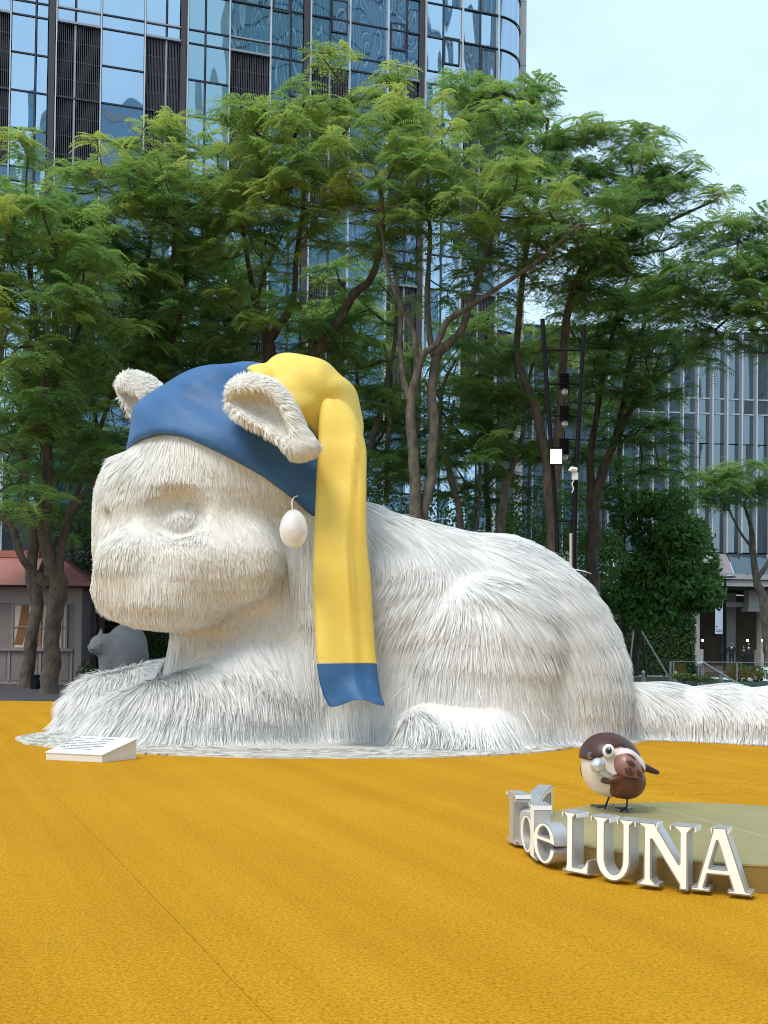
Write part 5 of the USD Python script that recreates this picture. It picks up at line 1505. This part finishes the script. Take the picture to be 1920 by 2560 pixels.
# ------------------------------------------------------------------ round platform and letters
PZ = .205
PC = np.array([2.62, 8.80]); PR = 1.43
pf = thing('round_platform', 'low round gold platform with an olive metallic top under the sparrow figure', 'platform')
th = np.linspace(0, 2 * np.pi, 128, endpoint=False)
obj('drum', prism(Polygon(np.stack([PC[0] + PR * np.cos(th), PC[1] + PR * np.sin(th)], 1)), PZ - .03, frame((0, 0, .022), (1, 0, 0), (0, 1, 0))), 'gold_side', pf, smooth=30)
s0, s1 = G(1607, 2010, PZ)[:2], G(1920, 2093, PZ)[:2]
ds = (s1 - s0) / np.linalg.norm(s1 - s0); nrm2 = np.array([-ds[1], ds[0]])
disc = Polygon(np.stack([PC[0] + (PR + .006) * np.cos(th), PC[1] + (PR + .006) * np.sin(th)], 1))
cut = LineString([s0 - ds * 5, s0 + ds * 8]).buffer(.006)
for g_ in disc.difference(cut).geoms:
    obj('top_sheet', prism(g_, .012, frame((0, 0, PZ - .012), (1, 0, 0), (0, 1, 0))), 'gold_top', pf)
obj('seam_strip', prism(disc.intersection(cut), .012, frame((0, 0, PZ - .0105), (1, 0, 0), (0, 1, 0))), 'gold_seam', pf)


def letter_shape(ch):
    """Letter outlines in a box of unit height, x from 0 to about its width."""
    R = lambda x0, y0, x1, y1: sbox(x0, y0, x1, y1)
    if ch == 'L':
        foot = Polygon([(.10, 0), (.70, 0), (.72, .24), (.66, .24), (.60, .15), (.50, .10), (.30, .10), (.30, .1), (.10, .1)])
        s = R(.12, 0, .30, 1).union(foot).union(R(.02, .955, .40, 1)).union(R(.02, 0, .3, .045)); w = .72
        s = s.union(Polygon([(.05, .96), (.12, .90), (.30, .90), (.37, .96)]))
    elif ch == 'U':
        o = R(.10, .35, .78, 1).union(affinity.scale(Point(.44, .35).buffer(1, 32), .34, .37)); i = R(.28, .35, .63, 1.1).union(affinity.scale(Point(.455, .35).buffer(1, 32), .175, .25))
        s = o.difference(i).union(R(0, .955, .38, 1)).union(R(.53, .955, .88, 1)); w = .88
        s = s.union(Polygon([(.03, .96), (.10, .90), (.28, .90), (.35, .96)])).union(Polygon([(.56, .96), (.63, .90), (.78, .90), (.85, .96)]))
    elif ch == 'N':
        s = R(.16, 0, .30, .95).union(R(.80, 0, .95, 1)).union(Polygon([(.08, 1), (.36, 1), (.95, .18), (.95, 0), (.86, 0), (.20, .88), (.08, .95)]))
        s = s.union(R(.04, 0, .44, .05)).union(R(.64, .955, 1.08, 1)).union(R(0, .955, .3, 1)); w = 1.08
        s = s.union(Polygon([(.08, .045), (.16, .12), (.30, .12), (.38, .045)])).union(Polygon([(.70, .96), (.80, .88), (.95, .88), (1.03, .96)]))
    elif ch == 'A':
        s = Polygon([(.37, 1), (.58, 1), (.95, 0), (.73, 0), (.44, .80), (.20, 0), (.07, 0)]).union(R(.22, .27, .72, .365))
        s = s.difference(Polygon([(.345, .365), (.585, .365), (.47, .70)]).buffer(.0)).union(R(0, 0, .32, .06)).union(R(.62, 0, 1.02, .06)).union(R(.34, .955, .62, 1)); w = 1.02
    elif ch == 'e':
        o = affinity.scale(Point(.37, .36).buffer(1, 40), .37, .36); i = affinity.scale(Point(.37, .36).buffer(1, 40), .22, .285)
        s = o.difference(i).union(R(.12, .385, .62, .475)); s = s.difference(Polygon([(.5, .31), (.9, .30), (.9, .36), (.55, .385), (.5, .385)])); w = .74
    elif ch == 'd':
        o = affinity.scale(Point(.34, .36).buffer(1, 40), .34, .36); i = affinity.scale(Point(.34, .36).buffer(1, 40), .20, .29)
        s = o.difference(i).union(R(.54, 0, .74, 1)).union(R(.46, .955, .74, 1)).union(R(.54, 0, .84, .05)); w = .84
    elif ch == 'h':
        s = R(.10, 0, .30, 1).union(R(0, .93, .40, 1)).union(R(0, .84, .36, .90)).union(R(0, 0, .4, .06)); w = .4
    elif ch == 'n':
        s = R(.0, .0, .52, .65).union(affinity.scale(Point(.52, .48).buffer(1, 40), .52, .52).intersection(R(0, .4, .52, 1)))
        s = s.difference(R(.25, .55, .40, .78).buffer(.05).union(R(.3, .72, .42, .84).buffer(.03))); w = .52
    return s, w


def letter(ch, pa, pb, H, label, depth=.115, flip=False, group='letters round the gold platform'):
    """The letter stands on the carpet from ground pixel pa to pb, its face outward."""
    A_, B_ = G(*pa, .05), G(*pb, .05)
    s, w = letter_shape(ch)
    ux = (B_ - A_); Lw = np.linalg.norm(ux); ux /= Lw
    s = affinity.scale(s, Lw / w, H, origin=(0, 0)).buffer(.002).buffer(-.002)
    t = thing('sign_letter', label, 'letter', group, loc=A_)
    T = frame((0, 0, 0), ux, up)                                  # local z points out of the face
    if T[1, 2] > 0 and not flip:
        T[:3, 2] *= -1
    T0 = T.copy(); T0[:3, 3] = -T[:3, 2] * depth
    m = prism(s, depth, T0); trimesh.repair.fix_normals(m)
    obj('case', m, 'steel', t)
    T1 = T.copy(); T1[:3, 3] = T[:3, 2] * .0
    m = prism(s.buffer(-.0035), .003, T1); trimesh.repair.fix_normals(m); obj('rim', m, 'letter_trim', t)
    T2 = T.copy(); T2[:3, 3] = T[:3, 2] * .003
    inn = s.buffer(-.009)
    m = prism(inn, .003, T2); trimesh.repair.fix_normals(m); obj('face', m, 'letter_face', t)
    # clear mounting clips at the serifs
    x0, y0, x1, y1 = s.bounds
    tops = s.intersection(sbox(x0 - 1, y1 - .02, x1 + 1, y1 + .1))
    for g_ in getattr(tops, 'geoms', [tops]):
        if g_.is_empty or ch in 'en':
            continue
        bx0, _, bx1, _ = g_.bounds
        for xx in (bx0, bx1):
            cpt = T[:3, 0] * xx + up * (y1 - .02)
            obj('clip', cat_([obox(cpt + T[:3, 2] * (-depth / 2), (.006, depth + .012, .03), T[:3, 0])]), 'clip_plastic', t)
    return t


letter('L', (1405, 2176), (1473, 2189), .405, 'silver sided white letter L, left of the letter U')
letter('U', (1478, 2191), (1588, 2209), .405, 'silver sided white letter U between L and N')
letter('N', (1587, 2211), (1738, 2229), .405, 'silver sided white letter N between U and A')
letter('A', (1728, 2225), (1880, 2241), .405, 'silver sided white letter A, nearest of the letters')
letter('e', (1334, 2149), (1388, 2171), .40, 'rounded white letter e next to the letter d')
letter('d', (1303, 2119), (1341, 2152), .385, 'narrow white letter d at the left end of the word')
letter('n', (1336, 2116), (1381, 2082), .385, 'arched silver letter seen from behind beyond the letter d', flip=True)
letter('h', (1325, 2112), (1302, 2099), .385, 'silver letter stem seen edge on at the far left of the platform', flip=True)

# ------------------------------------------------------------------ sparrow figure
YP = float(G(1540, 2026, PZ)[1]); kp = .1567 * YP / FPX            # metres per unit of the close view


def Q(u, v, dy=0.0):
    return W(1420 + u * .1567, 1820 + v * .1567, YP + dy)


def EB(p, u, v, ru, rv, ry, dy=0.0, tilt=0.0):
    return sd_ell(p, Q(u, v, dy), (ru * kp, ry, rv * kp), tilt=tilt)


sp = thing('sparrow_figure', 'round brown sparrow figure with big white eye standing on the gold platform', 'figure')
lo_, hi_ = Q(60, 1200, 0) - [0, .45, 0], Q(1560, 20, 0) + [0, .45, 0]
H_ = .0095
bodyf = lambda p: smin(EB(p, 640, 560, 425, 440, .235), EB(p, 720, 760, 430, 330, .23), .08)
obj('body', nets(bodyf, lo_, hi_, H_), 'cream', sp, smooth=True)


def uv_of(p):
    px, py = to_px(p); return (px - 1420) / .1567, (py - 1820) / .1567


def capf(p):
    u, v = uv_of(p)
    d = smin(EB(p, 560, 430, 345, 318, .215), EB(p, 700, 560, 470, 430, .215), .1)
    d = smin(d, bodyf(p) - .004, .04)
    lowb = np.interp(u, [150, 220, 340, 460, 560, 640, 740, 860, 1000, 1120, 1230], [470, 485, 520, 490, 440, 390, 310, 285, 380, 520, 760])
    return smax(d, (v - lowb) * kp, .012)


obj('cap', nets(capf, lo_, hi_, H_), 'cap_brown', sp, smooth=True)
obj('cheek', nets(lambda p: smin(EB(p, 900, 470, 180, 150, .10, -.17), EB(p, 1080, 560, 120, 190, .10, -.12, math.radians(40)), .05), lo_, hi_, H_), 'pale_rose', sp, smooth=True)
obj('shoulder', nets(lambda p: smin(EB(p, 905, 585, 200, 215, .125, -.195), EB(p, 1060, 720, 150, 180, .10, -.15), .08), lo_, hi_, H_), 'wing_rose', sp, smooth=True)
obj('wing', nets(lambda p: smin(smin(EB(p, 930, 848, 302, 282, .20, -.075), EB(p, 715, 815, 195, 72, .065, -.235, math.radians(10)), .06), EB(p, 770, 930, 150, 165, .16, -.115), .04), lo_, hi_, H_), 'wing_brown', sp, smooth=True)
obj('wing', nets(lambda p: EB(p, 400, 640, 205, 240, .10, .13, math.radians(-12)), lo_, hi_, H_), 'wing_brown', sp, smooth=True)
for (u_, v_, ru, rv, tl, dy) in ((1005, 460, 85, 28, 32, -.265), (1005, 560, 82, 38, 35, -.318), (975, 690, 88, 52, 48, -.312), (1135, 720, 85, 36, 55, -.262), (1175, 640, 85, 24, 58, -.215)):
    m = trimesh.creation.icosphere(3, 1.0); m.apply_scale((ru * kp, .02, rv * kp)); m.apply_transform(trimesh.transformations.rotation_matrix(math.radians(tl), [0, 1, 0])); m.apply_translation(Q(u_, v_, dy)); obj('feather_spot', m, 'spot_brown', sp, smooth=True)
ew = trimesh.creation.icosphere(3, 1.0); ew.apply_scale((95 * kp, .05, 108 * kp)); ew.apply_translation(Q(645, 365, -.235)); ey_ = obj('eye', ew, 'eye_white', sp, smooth=True)
for (u_, v_, r_, dy, m_) in ((648, 362, 56, -.273, 'statue_grey'), (652, 362, 45, -.281, 'black_gloss')):
    pu = trimesh.creation.icosphere(3, 1.0); pu.apply_scale((r_ * kp, .015, r_ * 1.12 * kp)); pu.apply_translation(Q(u_, v_, dy)); obj('pupil' if m_ == 'black_gloss' else 'iris', pu, m_, ey_, smooth=True)
gl = trimesh.creation.icosphere(2, 1.0); gl.apply_scale((10 * kp, .004, 12 * kp)); gl.apply_translation(Q(660, 335, -.297)); obj('glint', gl, 'eye_white', ey_, smooth=True)
bk = trimesh.convex.convex_hull(np.array([Q(318, 375, -.20), Q(392, 385, -.2), Q(400, 480, -.2), Q(322, 505, -.20), Q(300, 440, -.27), Q(345, 450, -.31)]))
obj('beak', bk, 'beak_plum', sp)
obj('tail', tube(smooth_path([Q(1150, 600, .0), Q(1230, 630, .03), Q(1350, 680, .05), Q(1455, 720, .06)], 5), np.interp(np.linspace(0, 1, 16), [0, .4, .9, 1], [.035, .032, .02, .008]), 10), 'cap_brown', sp, smooth=True)
for k, (top, knee, foot, toes, dy) in enumerate((((690, 1040), (640, 1140), (600, 1235), ((380, 1245), (470, 1270), (590, 1295), (725, 1220)), .03), ((945, 1110), (945, 1180), (930, 1260), ((765, 1280), (840, 1335), (960, 1345), (1025, 1275)), -.08))):
    fz = Q(*foot, dy); fz[2] = PZ + .03
    lg = obj('leg', tube([Q(*top, dy), Q(*knee, dy), fz], [.011, .0085, .0095], 9), 'leg_black', sp, smooth=True)
    for (u_, v_) in toes:
        e_ = G(1420 + u_ * .1567, 1820 + v_ * .1567, PZ + .008)
        mid = (fz + e_) / 2; mid[2] = PZ + .022
        obj('toe', tube(smooth_path([fz, mid, e_ + [0, 0, .006], e_ + (e_ - mid) * .15 + [0, 0, .002]], 3), [.011] * 4 + [.010, .010, .009, .008, .006, .002], 8), 'leg_black', lg, smooth=True)
mc = thing('microphone', 'silver ball headed microphone held under the wing of the sparrow figure', 'microphone')
mh = trimesh.creation.icosphere(3, 118 * kp); mh.apply_translation(Q(475, 595, -.285)); obj('head', mh, 'silver_paint', mc, smooth=True)
obj('handle', tube([Q(535, 690, -.28), Q(600, 735, -.275), Q(700, 790, -.25)], [72 * kp, 62 * kp, 50 * kp], 16), 'silver_paint', mc, smooth=50)
obj('collar', tube([Q(505, 670, -.282), Q(535, 692, -.28)], [88 * kp, 80 * kp], 20), 'silver_paint', mc, smooth=50)
